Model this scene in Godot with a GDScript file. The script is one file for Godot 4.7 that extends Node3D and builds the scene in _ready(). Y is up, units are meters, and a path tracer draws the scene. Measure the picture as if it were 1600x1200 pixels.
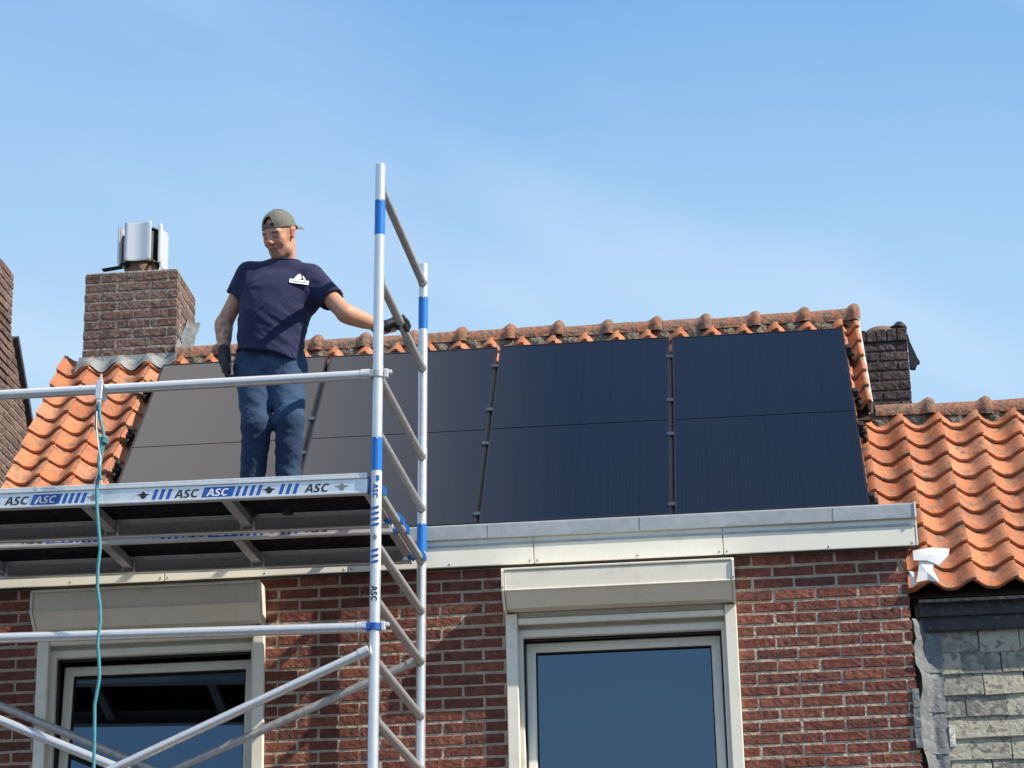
extends Node3D
# A man on a scaffold tower in front of a brick house with solar panels on its pantile roof.
# x runs along the facade, y is up, z comes out of the facade; the wall's face is z = 0.

const SA := 0.731354   # roof pitch, 47 degrees
const CA := 0.681998
const LEAN := 0.016

var rng := RandomNumberGenerator.new()
var M := {}
var counts := {}
var house: Node3D

# ---------------------------------------------------------------- mesh builder
class MB:
	var v := PackedVector3Array()
	var n := PackedVector3Array()
	var u := PackedVector2Array()
	func tri(a: Vector3, b: Vector3, c: Vector3):
		var k := (b - a).cross(c - a)
		if k.length_squared() < 1e-18: return
		k = k.normalized()
		v.append(a); v.append(c); v.append(b)
		for i in 3: n.append(k); u.append(Vector2.ZERO)
	func trin(a: Vector3, b: Vector3, c: Vector3, na: Vector3, nb: Vector3, nc: Vector3):
		v.append(a); v.append(c); v.append(b)
		n.append(na); n.append(nc); n.append(nb)
		for i in 3: u.append(Vector2.ZERO)
	func quad(a: Vector3, b: Vector3, c: Vector3, d: Vector3):
		tri(a, b, c); tri(a, c, d)
	func oquad(a: Vector3, b: Vector3, c: Vector3, d: Vector3, o: Vector3):
		if (b - a).cross(c - a).dot((a + b + c + d) * 0.25 - o) < 0: quad(d, c, b, a)
		else: quad(a, b, c, d)
	func otri(a: Vector3, b: Vector3, c: Vector3, o: Vector3):
		if (b - a).cross(c - a).dot((a + b + c) / 3.0 - o) < 0: tri(c, b, a)
		else: tri(a, b, c)
	func uvquad(a: Vector3, b: Vector3, c: Vector3, d: Vector3, r: Rect2):
		var at := u.size()
		quad(a, b, c, d)
		var ua := r.position; var ub := Vector2(r.end.x, r.position.y); var uc := r.end; var ud := Vector2(r.position.x, r.end.y)
		u[at] = ua; u[at + 1] = uc; u[at + 2] = ub; u[at + 3] = ua; u[at + 4] = ud; u[at + 5] = uc
	func box(c: Vector3, s: Vector3, b := Basis.IDENTITY):
		var h := s * 0.5
		var x := b.x * h.x; var y := b.y * h.y; var z := b.z * h.z
		oquad(c + x - y - z, c + x + y - z, c + x + y + z, c + x - y + z, c)
		oquad(c - x - y - z, c - x + y - z, c - x + y + z, c - x - y + z, c)
		oquad(c - x + y - z, c + x + y - z, c + x + y + z, c - x + y + z, c)
		oquad(c - x - y - z, c + x - y - z, c + x - y + z, c - x - y + z, c)
		oquad(c - x - y + z, c + x - y + z, c + x + y + z, c - x + y + z, c)
		oquad(c - x - y - z, c + x - y - z, c + x + y - z, c - x + y - z, c)
	func span(lo: Vector3, hi: Vector3): box((lo + hi) * 0.5, hi - lo)
	# box with chamfered edges, each corner moved a little: 44 triangles
	func cham(c: Vector3, s: Vector3, bev: float, b := Basis.IDENTITY, jit := 0.0, r: RandomNumberGenerator = null):
		var h := s * 0.5
		var P := {}
		for sx in [-1, 1]:
			for sy in [-1, 1]:
				for sz in [-1, 1]:
					var j := Vector3.ZERO
					if jit > 0: j = Vector3(r.randf_range(-jit, jit), r.randf_range(-jit, jit), r.randf_range(-jit, jit))
					P[[sx, sy, sz, 0]] = c + b * (Vector3(sx * h.x, sy * (h.y - bev), sz * (h.z - bev)) + j)
					P[[sx, sy, sz, 1]] = c + b * (Vector3(sx * (h.x - bev), sy * h.y, sz * (h.z - bev)) + j)
					P[[sx, sy, sz, 2]] = c + b * (Vector3(sx * (h.x - bev), sy * (h.y - bev), sz * h.z) + j)
					otri(P[[sx, sy, sz, 0]], P[[sx, sy, sz, 1]], P[[sx, sy, sz, 2]], c)
		for s1 in [-1, 1]:
			oquad(P[[s1, -1, -1, 0]], P[[s1, 1, -1, 0]], P[[s1, 1, 1, 0]], P[[s1, -1, 1, 0]], c)
			oquad(P[[-1, s1, -1, 1]], P[[1, s1, -1, 1]], P[[1, s1, 1, 1]], P[[-1, s1, 1, 1]], c)
			oquad(P[[-1, -1, s1, 2]], P[[1, -1, s1, 2]], P[[1, 1, s1, 2]], P[[-1, 1, s1, 2]], c)
			for s2 in [-1, 1]:
				oquad(P[[s1, s2, -1, 0]], P[[s1, s2, 1, 0]], P[[s1, s2, 1, 1]], P[[s1, s2, -1, 1]], c)
				oquad(P[[s1, -1, s2, 0]], P[[s1, 1, s2, 0]], P[[s1, 1, s2, 2]], P[[s1, -1, s2, 2]], c)
				oquad(P[[-1, s1, s2, 1]], P[[1, s1, s2, 1]], P[[1, s1, s2, 2]], P[[-1, s1, s2, 2]], c)
	func tube(p0: Vector3, p1: Vector3, r0: float, r1 := -1.0, seg := 16, caps := true):
		if r1 < 0: r1 = r0
		var d := (p1 - p0).normalized()
		var a := d.cross(Vector3.RIGHT if absf(d.x) < 0.9 else Vector3.UP).normalized()
		var b := d.cross(a)
		for i in seg:
			var t0 := TAU * i / seg; var t1 := TAU * (i + 1) / seg
			var n0 := a * cos(t0) + b * sin(t0); var n1 := a * cos(t1) + b * sin(t1)
			trin(p0 + n0 * r0, p0 + n1 * r0, p1 + n1 * r1, n0, n1, n1)
			trin(p0 + n0 * r0, p1 + n1 * r1, p1 + n0 * r1, n0, n1, n0)
			if caps:
				tri(p0, p0 + n1 * r0, p0 + n0 * r0)
				tri(p1, p1 + n0 * r1, p1 + n1 * r1)
	# rows of points, smooth normals; loop closes each row
	func grid(rows: Array, loop := false, flip := false):
		var nr := rows.size(); var nc: int = rows[0].size()
		var nn := []
		for i in nr:
			var line := PackedVector3Array()
			for j in nc:
				var jp: int = (j + 1) % nc if loop else mini(j + 1, nc - 1)
				var jm: int = (j - 1 + nc) % nc if loop else maxi(j - 1, 0)
				var du: Vector3 = rows[i][jp] - rows[i][jm]
				var dv: Vector3 = rows[mini(i + 1, nr - 1)][j] - rows[maxi(i - 1, 0)][j]
				var k := du.cross(dv)
				if flip: k = -k
				line.append(k.normalized() if k.length() > 1e-12 else Vector3.UP)
			nn.append(line)
		for i in nr - 1:
			for j in (nc if loop else nc - 1):
				var k2: int = (j + 1) % nc
				var a: Vector3 = rows[i][j]; var b: Vector3 = rows[i][k2]; var c: Vector3 = rows[i + 1][k2]; var d: Vector3 = rows[i + 1][j]
				if flip:
					trin(a, d, c, nn[i][j], nn[i + 1][j], nn[i + 1][k2]); trin(a, c, b, nn[i][j], nn[i + 1][k2], nn[i][k2])
				else:
					trin(a, b, c, nn[i][j], nn[i][k2], nn[i + 1][k2]); trin(a, c, d, nn[i][j], nn[i + 1][k2], nn[i + 1][j])
	# round sweep along points
	func path(pts: Array, r: float, seg := 8):
		var rows := []
		var side := Vector3.RIGHT
		for i in pts.size():
			var d: Vector3 = (pts[mini(i + 1, pts.size() - 1)] - pts[maxi(i - 1, 0)]).normalized()
			var a := (side - d * side.dot(d))
			if a.length() < 0.1: a = d.cross(Vector3.UP)
			a = a.normalized(); side = a
			var b := d.cross(a)
			var row := PackedVector3Array()
			for k in seg: row.append(pts[i] + (a * cos(TAU * k / seg) + b * sin(TAU * k / seg)) * r)
			rows.append(row)
		grid(rows, true)
	# flat outline (x, y of xf) pulled along its z from -d/2 to d/2
	func prism(poly: PackedVector2Array, xf: Transform3D, d: float):
		var q := poly.duplicate()
		if Geometry2D.is_polygon_clockwise(q): q.reverse()
		var t := Geometry2D.triangulate_polygon(q)
		var f := func(i, z): return xf * Vector3(q[i].x, q[i].y, z)
		for i in range(0, t.size(), 3):
			var a = t[i]; var b = t[i + 1]; var c = t[i + 2]
			if (q[b] - q[a]).cross(q[c] - q[a]) < 0:
				var w = b; b = c; c = w
			tri(f.call(a, d / 2), f.call(b, d / 2), f.call(c, d / 2))
			tri(f.call(a, -d / 2), f.call(c, -d / 2), f.call(b, -d / 2))
		for i in q.size():
			var j := (i + 1) % q.size()
			quad(f.call(i, -d / 2), f.call(j, -d / 2), f.call(j, d / 2), f.call(i, d / 2))
	# profile of (radius, height) turned about y
	func lathe(prof: PackedVector2Array, o: Vector3, seg := 20, from := 0.0, to := TAU, b := Basis.IDENTITY):
		var rows := []
		for p in prof:
			var row := PackedVector3Array()
			for k in (seg if to - from > 6.28 else seg + 1):
				var t := from + (to - from) * k / seg
				row.append(o + b * Vector3(cos(t) * p.x, p.y, sin(t) * p.x))
			rows.append(row)
		grid(rows, to - from > 6.28, true)
	func mesh() -> ArrayMesh:
		var m := ArrayMesh.new()
		var a := []
		a.resize(Mesh.ARRAY_MAX)
		a[Mesh.ARRAY_VERTEX] = v; a[Mesh.ARRAY_NORMAL] = n; a[Mesh.ARRAY_TEX_UV] = u
		m.add_surface_from_arrays(Mesh.PRIMITIVE_TRIANGLES, a)
		return m

# ---------------------------------------------------------------- nodes
func named(o: Node, called: String, parent: Node):
	var key := str(parent.get_instance_id()) + called
	var k: int = counts.get(key, 0)
	counts[key] = k + 1
	o.name = called if k == 0 else "%s_%03d" % [called, k]
	parent.add_child(o, true)

func part(parent: Node, called: String, mesh, mat: Material, xf := Transform3D.IDENTITY) -> MeshInstance3D:
	var o := MeshInstance3D.new()
	o.mesh = mesh.mesh() if mesh is MB else mesh
	o.material_override = mat
	o.transform = xf
	named(o, called, parent)
	return o

func tag(o: Node, label: String, category: String, group := ""):
	o.set_meta("label", label); o.set_meta("category", category)
	if group: o.set_meta("group", group)
	return o

func thing(called: String, label: String, category: String, at := Vector3.ZERO, group := "") -> Node3D:
	var o := Node3D.new()
	named(o, called, self)
	o.position = at
	return tag(o, label, category, group)

func struct(called: String, mesh, mat: Material) -> MeshInstance3D:
	var o := part(self, called, mesh, mat)
	o.set_meta("kind", "structure")
	return o

# ---------------------------------------------------------------- materials
func field(sd: int, freq: float, octaves := 4, size := 256) -> Image:
	var f := FastNoiseLite.new()
	f.seed = sd; f.frequency = freq; f.fractal_octaves = octaves
	f.noise_type = FastNoiseLite.TYPE_SIMPLEX_SMOOTH
	var im := f.get_seamless_image(size, size)
	im.convert(Image.FORMAT_L8)
	return im

# a runs into b over coarse patches, c stands in spots where a second noise is high
func stain_tex(sd: int, a: Color, b: Color, c: Color, cut := 0.62, f1 := 0.012, f2 := 0.03, soft := 0.12, grain := 0.12, size := 256) -> ImageTexture:
	var p := field(sd, f1, 4, size).get_data(); var q := field(sd + 7, f2, 4, size).get_data(); var g := field(sd + 13, 0.16, 3, size).get_data()
	var out := PackedByteArray()
	out.resize(size * size * 3)
	for i in size * size:
		var t := smoothstep(0.25, 0.75, p[i] / 255.0)
		var s := smoothstep(cut, cut + soft, q[i] / 255.0)
		var k := 1.0 - grain + 2.0 * grain * g[i] / 255.0
		var col := a.lerp(b, t).lerp(c, s)
		out[i * 3] = clampi(int(col.r * k * 255), 0, 255)
		out[i * 3 + 1] = clampi(int(col.g * k * 255), 0, 255)
		out[i * 3 + 2] = clampi(int(col.b * k * 255), 0, 255)
	var im := Image.create_from_data(size, size, false, Image.FORMAT_RGB8, out)
	return ImageTexture.create_from_image(im)

func bump_tex(sd: int, freq: float, strength: float, octaves := 4) -> ImageTexture:
	var im := field(sd, freq, octaves)
	im.convert(Image.FORMAT_RGBA8)
	im.bump_map_to_normal_map(strength)
	return ImageTexture.create_from_image(im)

func mat(c: Color, rough := 0.7, metal := 0.0, spec := 0.5) -> StandardMaterial3D:
	var m := StandardMaterial3D.new()
	m.albedo_color = c; m.roughness = rough; m.metallic = metal; m.metallic_specular = spec
	return m

func tmat(tex: Texture2D, scale: float, rough := 0.85, nrm: Texture2D = null, ns := 1.0, metal := 0.0, world := true) -> StandardMaterial3D:
	var m := mat(Color.WHITE, rough, metal)
	m.albedo_texture = tex
	m.uv1_triplanar = true
	m.uv1_world_triplanar = world
	m.uv1_scale = Vector3.ONE * scale
	if nrm:
		m.normal_enabled = true; m.normal_texture = nrm; m.normal_scale = ns
	return m

func c8(r: int, g: int, b: int) -> Color: return Color8(r, g, b)

func make_materials():
	var nb := bump_tex(11, 0.03, 6.0, 5)
	var nt := bump_tex(23, 0.05, 3.0, 5)
	M.brick = []
	var tones := [[c8(122, 74, 60), c8(108, 62, 52), c8(90, 56, 49)], [c8(112, 65, 55), c8(126, 79, 65), c8(96, 58, 51)], [c8(132, 80, 65), c8(116, 68, 57), c8(140, 92, 76)], [c8(102, 61, 53), c8(114, 70, 60), c8(84, 54, 48)], [c8(118, 64, 56), c8(104, 58, 51), c8(134, 85, 71)]]
	for i in tones.size():
		M.brick.append(tmat(stain_tex(100 + i * 20, tones[i][0], tones[i][1], tones[i][2], 0.6), 2.6, 0.92, nb, 0.55))
	M.chbrick = []
	for i in 3:
		var b: Color = [c8(112, 88, 80), c8(100, 77, 70), c8(122, 98, 89)][i]
		M.chbrick.append(tmat(stain_tex(300 + i * 20, b, b.darkened(0.16), c8(128, 116, 104), 0.66), 2.6, 0.92, nb, 0.6))
	M.darkbrick = []
	for i in 2:
		var b: Color = [c8(88, 77, 77), c8(76, 67, 68)][i]
		M.darkbrick.append(tmat(stain_tex(380 + i * 20, b, b.darkened(0.25), c8(98, 92, 88), 0.68), 2.6, 0.92, nb, 0.7))
	M.mortar = tmat(stain_tex(420, c8(184, 172, 156), c8(170, 157, 141), c8(150, 138, 124), 0.66, 0.02, 0.05), 2.0, 0.95, nt, 1.0)
	M.oldmortar = tmat(stain_tex(440, c8(150, 141, 131), c8(132, 123, 114), c8(108, 100, 94), 0.6, 0.02, 0.05), 2.0, 0.95, nt, 1.0)
	M.sootmortar = tmat(stain_tex(450, c8(78, 71, 70), c8(64, 59, 60), c8(98, 93, 89), 0.66, 0.02, 0.05), 2.0, 0.95, nt, 1.0)
	M.tile = []
	for i in 6:
		var b: Color = [c8(194, 116, 74), c8(186, 106, 64), c8(202, 126, 84), c8(184, 112, 74), c8(170, 98, 64), c8(198, 132, 96)][i]
		M.tile.append(tmat(stain_tex(500 + i * 20, b, b.lerp(c8(176, 122, 92), 0.7), c8(112, 98, 86), 0.53 + 0.03 * (i % 3), 0.012, 0.02, 0.24), 2.2, 0.82, nt, 0.5))
	M.ridge = []
	for i in 3:
		var b: Color = [c8(168, 104, 76), c8(146, 100, 82), c8(158, 92, 68)][i]
		M.ridge.append(tmat(stain_tex(600 + i * 20, b, c8(146, 114, 96), c8(96, 90, 80), 0.52, 0.02, 0.025, 0.14), 3.1, 0.9, nb, 0.8))
	M.moss = tmat(stain_tex(660, c8(138, 126, 112), c8(112, 104, 94), c8(78, 76, 66), 0.56, 0.03, 0.04, 0.1), 3.0, 0.97, nb, 1.6)
	M.lead = tmat(stain_tex(680, c8(138, 144, 146), c8(120, 127, 131), c8(160, 163, 161), 0.62, 0.02, 0.03), 2.4, 0.6, nt, 0.6, 0.25)
	M.leaddark = tmat(stain_tex(700, c8(120, 126, 130), c8(108, 114, 119), c8(146, 150, 152), 0.66, 0.02, 0.03), 2.4, 0.65, nt, 0.6, 0.15)
	M.whitelead = tmat(stain_tex(710, c8(214, 216, 212), c8(196, 199, 196), c8(158, 160, 158), 0.64, 0.02, 0.03), 3.0, 0.55, nt, 0.6, 0.0)
	M.zinc = tmat(stain_tex(720, c8(178, 184, 188), c8(168, 175, 180), c8(160, 168, 172), 0.6, 0.008, 0.02, 0.2, 0.025), 1.2, 0.5, nt, 0.1, 0.3)
	M.fascia = tmat(stain_tex(740, c8(240, 238, 226), c8(237, 235, 222), c8(229, 226, 212), 0.66, 0.008, 0.012, 0.2, 0.02), 1.3, 0.45, null, 1.0)
	M.upvc = tmat(stain_tex(760, c8(238, 235, 222), c8(235, 232, 218), c8(228, 224, 209), 0.64, 0.01, 0.015, 0.3, 0.02), 1.4, 0.42, null, 1.0)
	M.shutter = tmat(stain_tex(780, c8(234, 229, 214), c8(230, 225, 209), c8(222, 216, 198), 0.62, 0.01, 0.016, 0.3, 0.02), 1.4, 0.45, null, 1.0)
	M.slat = mat(c8(176, 172, 160), 0.5)
	M.rubber = mat(c8(24, 25, 28), 0.7)
	M.pane = mat(c8(84, 100, 114), 0.02, 1.0)
	M.screw = mat(c8(150, 150, 146), 0.35, 0.8)
	M.alu = tmat(stain_tex(800, c8(226, 228, 230), c8(220, 222, 225), c8(208, 211, 214), 0.66, 0.02, 0.03, 0.15, 0.03), 3.0, 0.33, nt, 0.06, 0.55)
	M.aludull = tmat(stain_tex(820, c8(192, 193, 194), c8(182, 183, 184), c8(166, 167, 168), 0.6, 0.02, 0.03, 0.15, 0.05), 3.0, 0.45, nt, 0.15, 0.45)
	M.steel = mat(c8(222, 223, 224), 0.25, 0.35)
	M.blue = mat(c8(30, 118, 206), 0.35)
	M.navy = mat(c8(36, 88, 172), 0.45)
	M.printblue = mat(c8(36, 88, 172), 0.45)
	M.ink = mat(c8(34, 36, 40), 0.5)
	M.white = mat(c8(236, 238, 240), 0.45)
	M.printwhite = mat(c8(222, 226, 230), 0.4, 0.1)
	M.greyink = mat(c8(122, 126, 130), 0.5)
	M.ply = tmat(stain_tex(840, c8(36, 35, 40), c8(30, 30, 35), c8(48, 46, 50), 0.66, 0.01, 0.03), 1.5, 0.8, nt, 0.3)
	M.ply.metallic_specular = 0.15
	M.rope = tmat(stain_tex(860, c8(62, 146, 160), c8(48, 124, 142), c8(116, 180, 186), 0.6, 0.05, 0.08), 9.0, 0.75, null, 1.0)
	M.blackalu = mat(c8(58, 62, 70), 0.35, 0.8)
	M.railalu = mat(c8(90, 98, 110), 0.35, 0.7)
	M.slate = []
	for i in 4:
		var b: Color = [c8(154, 151, 138), c8(136, 135, 126), c8(170, 166, 150), c8(118, 119, 115)][i]
		M.slate.append(tmat(stain_tex(880 + i * 20, b, b.lerp(c8(180, 177, 163), 0.6), c8(110, 111, 106), 0.58, 0.012, 0.02, 0.16, 0.08), 3.2, 0.85, nb, 0.5))
	M.darkwood = tmat(stain_tex(960, c8(66, 69, 76), c8(58, 61, 68), c8(92, 90, 88), 0.68, 0.02, 0.03), 2.0, 0.8, nt, 0.6)
	M.felt = mat(c8(60, 50, 44), 0.95)
	M.pave = tmat(stain_tex(980, c8(112, 106, 102), c8(98, 93, 90), c8(84, 80, 78), 0.62), 0.7, 0.95, nt, 0.5)
	M.asphalt = tmat(stain_tex(990, c8(66, 66, 67), c8(58, 58, 60), c8(78, 77, 75), 0.62), 0.9, 0.95, nb, 0.5)
	M.clay = mat(c8(120, 96, 84), 0.85)
	M.black = mat(c8(22, 23, 27), 0.6)

# ---------------------------------------------------------------- sky
func make_sky() -> Sky:
	var w := 1024; var h := 512
	var stops := [[0.0, Color(0.50, 0.64, 0.77)], [14.0, Color(0.41, 0.575, 0.75)], [20.0, Color(0.325, 0.515, 0.725)], [29.0, Color(0.135, 0.325, 0.62)], [45.0, Color(0.088, 0.235, 0.49)], [66.0, Color(0.062, 0.15, 0.335)], [90.0, Color(0.058, 0.14, 0.31)]]
	var fn := FastNoiseLite.new()
	fn.seed = 5; fn.frequency = 0.9; fn.fractal_octaves = 5; fn.noise_type = FastNoiseLite.TYPE_SIMPLEX_SMOOTH
	var out := PackedFloat32Array()
	out.resize(w * h * 3)
	for y in h:
		var el := 90.0 - 180.0 * (y + 0.5) / h
		var base := Color(0.30, 0.31, 0.32)
		if el > 0:
			for i in stops.size() - 1:
				if el <= stops[i + 1][0]:
					base = stops[i][1].lerp(stops[i + 1][1], (el - stops[i][0]) / (stops[i + 1][0] - stops[i][0])); break
		var ce := cos(deg_to_rad(el)); var se := sin(deg_to_rad(el))
		for x in w:
			var c := base
			if el > 0:
				var az := (float(x) + 0.5) / w * TAU
				var px := sin(az) * ce / (se + 0.08); var pz := -cos(az) * ce / (se + 0.08)
				# thin cirrus in long streaks that run away over the roof, thicker nearly overhead
				var a := px * 0.97 - pz * 0.06; var b := px * 0.06 + pz * 0.97
				var s := fn.get_noise_3d(a * 1.3, b * 0.42, 3.0) * 0.6 + fn.get_noise_3d(a * 4.0, b * 1.3, 9.0) * 0.3
				var sheet := smoothstep(-0.03, -0.2, a + 0.06 * s) * smoothstep(-1.1, -0.4, a + 0.3 * s)
				var veil := clampf(0.08 + 0.7 * s, 0.0, 1.0) * 0.34
				var thick := smoothstep(1.25, 0.25, absf(b + 0.15)) * sheet
				var al := clampf(veil * 0.5 + sheet * 0.07 + thick * (0.85 + 0.4 * s), 0.0, 0.97) * smoothstep(0.0, 0.25, se)
				# faint slanting wisps
				var ad := rad_to_deg(wrapf(az, -PI, PI))
				var wisp := fn.get_noise_3d((ad * 0.93 - el * 0.37) * 0.035, (ad * 0.37 + el * 0.93) * 0.16, 20.0) + 0.4 * fn.get_noise_3d((ad * 0.93 - el * 0.37) * 0.09, (ad * 0.37 + el * 0.93) * 0.5, 31.0)
				al = maxf(al, 0.0) + (1.0 - al) * 0.16 * smoothstep(0.02, 0.6, wisp) * smoothstep(170.0, 120.0, absf(ad)) * smoothstep(75.0, 40.0, el)
				c = base.lerp(Color(0.74, 0.8, 0.86).lerp(Color(1.05, 1.0, 0.965), thick), al)
			var o := (y * w + x) * 3
			out[o] = c.r; out[o + 1] = c.g; out[o + 2] = c.b
	var im := Image.create_from_data(w, h, false, Image.FORMAT_RGBF, out.to_byte_array())
	var pm := PanoramaSkyMaterial.new()
	pm.panorama = ImageTexture.create_from_image(im)
	var sky := Sky.new()
	sky.sky_material = pm
	return sky

# ---------------------------------------------------------------- build
func _ready():
	rng.seed = 20240611
	var cam := Camera3D.new()
	cam.name = "camera"
	add_child(cam)
	cam.position = Vector3(0, 1.6, 12.6)
	cam.basis = Basis.from_euler(Vector3(deg_to_rad(19.32), deg_to_rad(5.22), deg_to_rad(-1.335)), EULER_ORDER_YXZ)
	cam.fov = rad_to_deg(2.0 * atan(600.0 / 3800.0))
	cam.far = 900.0
	cam.current = true
	var we := WorldEnvironment.new()
	we.name = "world_environment"
	var env := Environment.new()
	env.background_mode = Environment.BG_SKY
	env.sky = make_sky()
	env.tonemap_mode = Environment.TONE_MAPPER_LINEAR
	env.tonemap_exposure = 1.3
	env.sdfgi_enabled = true; env.ssao_enabled = true; env.ssil_enabled = true
	we.environment = env
	add_child(we)
	var sun := DirectionalLight3D.new()
	sun.name = "sun"
	add_child(sun)
	sun.look_at_from_position(Vector3(3.05, 2.9, 1.0) * 10.0, Vector3.ZERO)
	sun.light_energy = 1.6
	sun.light_color = Color(1.0, 0.95, 0.87)
	sun.light_angular_distance = 0.5
	sun.shadow_enabled = true

	make_materials()
	print("materials done ", Time.get_ticks_msec())
	build_ground()
	build_house()
	print("house done ", Time.get_ticks_msec())
	build_neighbours()
	build_panels()
	build_scaffold()
	build_person()
	build_small_things()
	print("all done ", Time.get_ticks_msec())

func build_ground():
	var g := MB.new()
	g.quad(Vector3(-300, -0.12, 300), Vector3(300, -0.12, 300), Vector3(300, -0.12, -300), Vector3(-300, -0.12, -300))
	struct("ground", g, M.asphalt)
	var p := MB.new()
	p.span(Vector3(-60, -0.11, -30), Vector3(60, 0.0, 4.2))
	struct("pavement", p, M.pave)

# ---------------------------------------------------------------- bricks
var brick_meshes := []
func make_brick_meshes():
	for i in 7:
		var b := MB.new()
		b.cham(Vector3(0, 0, -0.04), Vector3(0.208, 0.0515, 0.08), 0.0035, Basis.IDENTITY, 0.0016, rng)
		brick_meshes.append(b.mesh())

# one brick whose front face is centred at p, facing b.z
func lay(parent: Node, p: Vector3, w: float, b: Basis, mats: Array, h := 0.0515, depth := 0.08):
	var xf := Transform3D(b.rotated(b.z.normalized(), rng.randf_range(-0.008, 0.008)) * Basis.from_scale(Vector3(w / 0.208, h / 0.0515, depth / 0.08)), p + b.z * rng.randf_range(-0.0015, 0.002))
	part(parent, "brick", brick_meshes[rng.randi() % brick_meshes.size()], mats[rng.randi() % mats.size()], xf)

# running bond on one face: o is the lower left corner; skip(x0, x1, y0, y1) gives the pieces left over
func courses(parent: Node, o: Vector3, b: Basis, w: float, n: int, ch: float, pitch: float, shift: float, holes: Array, mats: Array, seed_row := 0):
	for r in n:
		var y := (r + 0.5) * ch
		var gaps := []
		for hl in holes:
			if y > hl.position.y and y < hl.end.y: gaps.append([hl.position.x, hl.end.x])
		gaps.sort_custom(func(a, c): return a[0] < c[0])
		var spans := []
		var x0 := 0.0
		for g in gaps:
			if g[0] > x0: spans.append([x0, g[0]])
			x0 = maxf(x0, g[1])
		if x0 < w: spans.append([x0, w])
		var off := fposmod(shift + (pitch * 0.5 if (r + seed_row) % 2 else 0.0), pitch)
		for s in spans:
			var k := int(floor((s[0] - off) / pitch))
			while off + k * pitch < s[1]:
				var j := rng.randf_range(-0.003, 0.003)
				var a: float = maxf(s[0], off + k * pitch + 0.0065 + j); var c: float = minf(s[1], off + (k + 1) * pitch - 0.0065 + rng.randf_range(-0.003, 0.003))
				if c - a > 0.025:
					lay(parent, o + b.x * (a + c) * 0.5 + b.y * (y + rng.randf_range(-0.0015, 0.0015)), c - a, b, mats, ch - 0.0142 + rng.randf_range(-0.001, 0.001))
				k += 1

# ---------------------------------------------------------------- roof pieces
func rp(x: float, s: float, h := 0.0) -> Vector3: return Vector3(x, 5.189 + s * SA + h * CA, -0.123 - s * CA + h * SA)
func rbasis() -> Basis: return Basis(Vector3.RIGHT, Vector3(0, CA, SA), Vector3(0, -SA, CA))

# pantile: x across from crest to crest, y out of the roof, z down the slope; its lower edge is z = 0
func tile_mesh(w: float, gauge: float, var_seed: int) -> ArrayMesh:
	var r := RandomNumberGenerator.new(); r.seed = var_seed
	var b := MB.new()
	var th := 0.021; var L := gauge + 0.05
	var top := []; var bot := []
	var N := 12
	for e in 3:
		var z: float = [-L, -0.012, 0.0][e]
		var row := PackedVector3Array(); var low := PackedVector3Array()
		for i in N + 1:
			var f := float(i) / N
			var u := 0.011 + f * (w + 0.010)
			var hh := 0.0265 * (2.0 * pow(0.5 + 0.5 * cos(TAU * u / w), 1.35) - 1.0) + 0.013 * smoothstep(0.82, 1.0, f) + 0.032 * (1.0 + z / L) + (0.0 if e < 2 else -0.003)
			hh += r.randf_range(-0.0008, 0.0008)
			row.append(Vector3(u, hh, z)); low.append(Vector3(u, hh - th + (0.0 if e < 2 else 0.003), z))
		top.append(row); bot.append(low)
	b.grid(top, false, true)
	for i in N:
		b.quad(bot[2][i], bot[2][i + 1], top[2][i + 1], top[2][i])
	b.quad(bot[0][N], top[0][N], top[2][N], bot[2][N])
	b.quad(bot[2][0], top[2][0], top[0][0], bot[0][0])
	b.grid([bot[0], bot[2]])
	return b.mesh()

func lay_tiles(parent: Node, crest0: float, w: float, cols: int, s0: float, gauge: float, rows: int, keep: Callable, lift := 0.0):
	var kinds := []
	for i in 5: kinds.append(tile_mesh(w, gauge, 40 + i))
	var rb := rbasis()
	for r in rows:
		for c in cols:
			var x := crest0 + c * w; var s := s0 - r * gauge
			if not keep.call(x, x + w, s, r): continue
			var b := rb.rotated(rb.y, rng.randf_range(-0.007, 0.007)).rotated(rb.x, rng.randf_range(-0.006, 0.006))
			part(parent, "roof_tile", kinds[rng.randi() % 5], M.tile[rng.randi() % 6], Transform3D(b, rp(x, s + rng.randf_range(-0.004, 0.004), lift + rng.randf_range(0.0, 0.002))))

func ridge_mesh(ln: float, sd: int) -> ArrayMesh:
	var r := RandomNumberGenerator.new(); r.seed = sd
	var b := MB.new()
	var prof := [[0.0, 0.084], [ln * 0.3, 0.087], [ln * 0.70, 0.089], [ln * 0.77, 0.093], [ln * 0.84, 0.112], [ln * 0.9, 0.12], [ln * 0.97, 0.113], [ln, 0.1]]
	var rows := []; var inner := []
	for p in prof:
		var row := PackedVector3Array(); var inn := PackedVector3Array()
		for k in 13:
			var t := -0.12 + (PI + 0.24) * k / 12.0
			var rr: float = p[1] + r.randf_range(-0.002, 0.002)
			row.append(Vector3(p[0], sin(t) * rr, cos(t) * rr)); inn.append(Vector3(p[0], sin(t) * (rr - 0.014), cos(t) * (rr - 0.014)))
		rows.append(row); inner.append(inn)
	b.grid(rows, false, true)
	for k in 12:
		b.quad(rows[7][k], rows[7][k + 1], inner[7][k + 1], inner[7][k])
		b.quad(inner[0][k], inner[0][k + 1], rows[0][k + 1], rows[0][k])
	return b.mesh()

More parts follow.
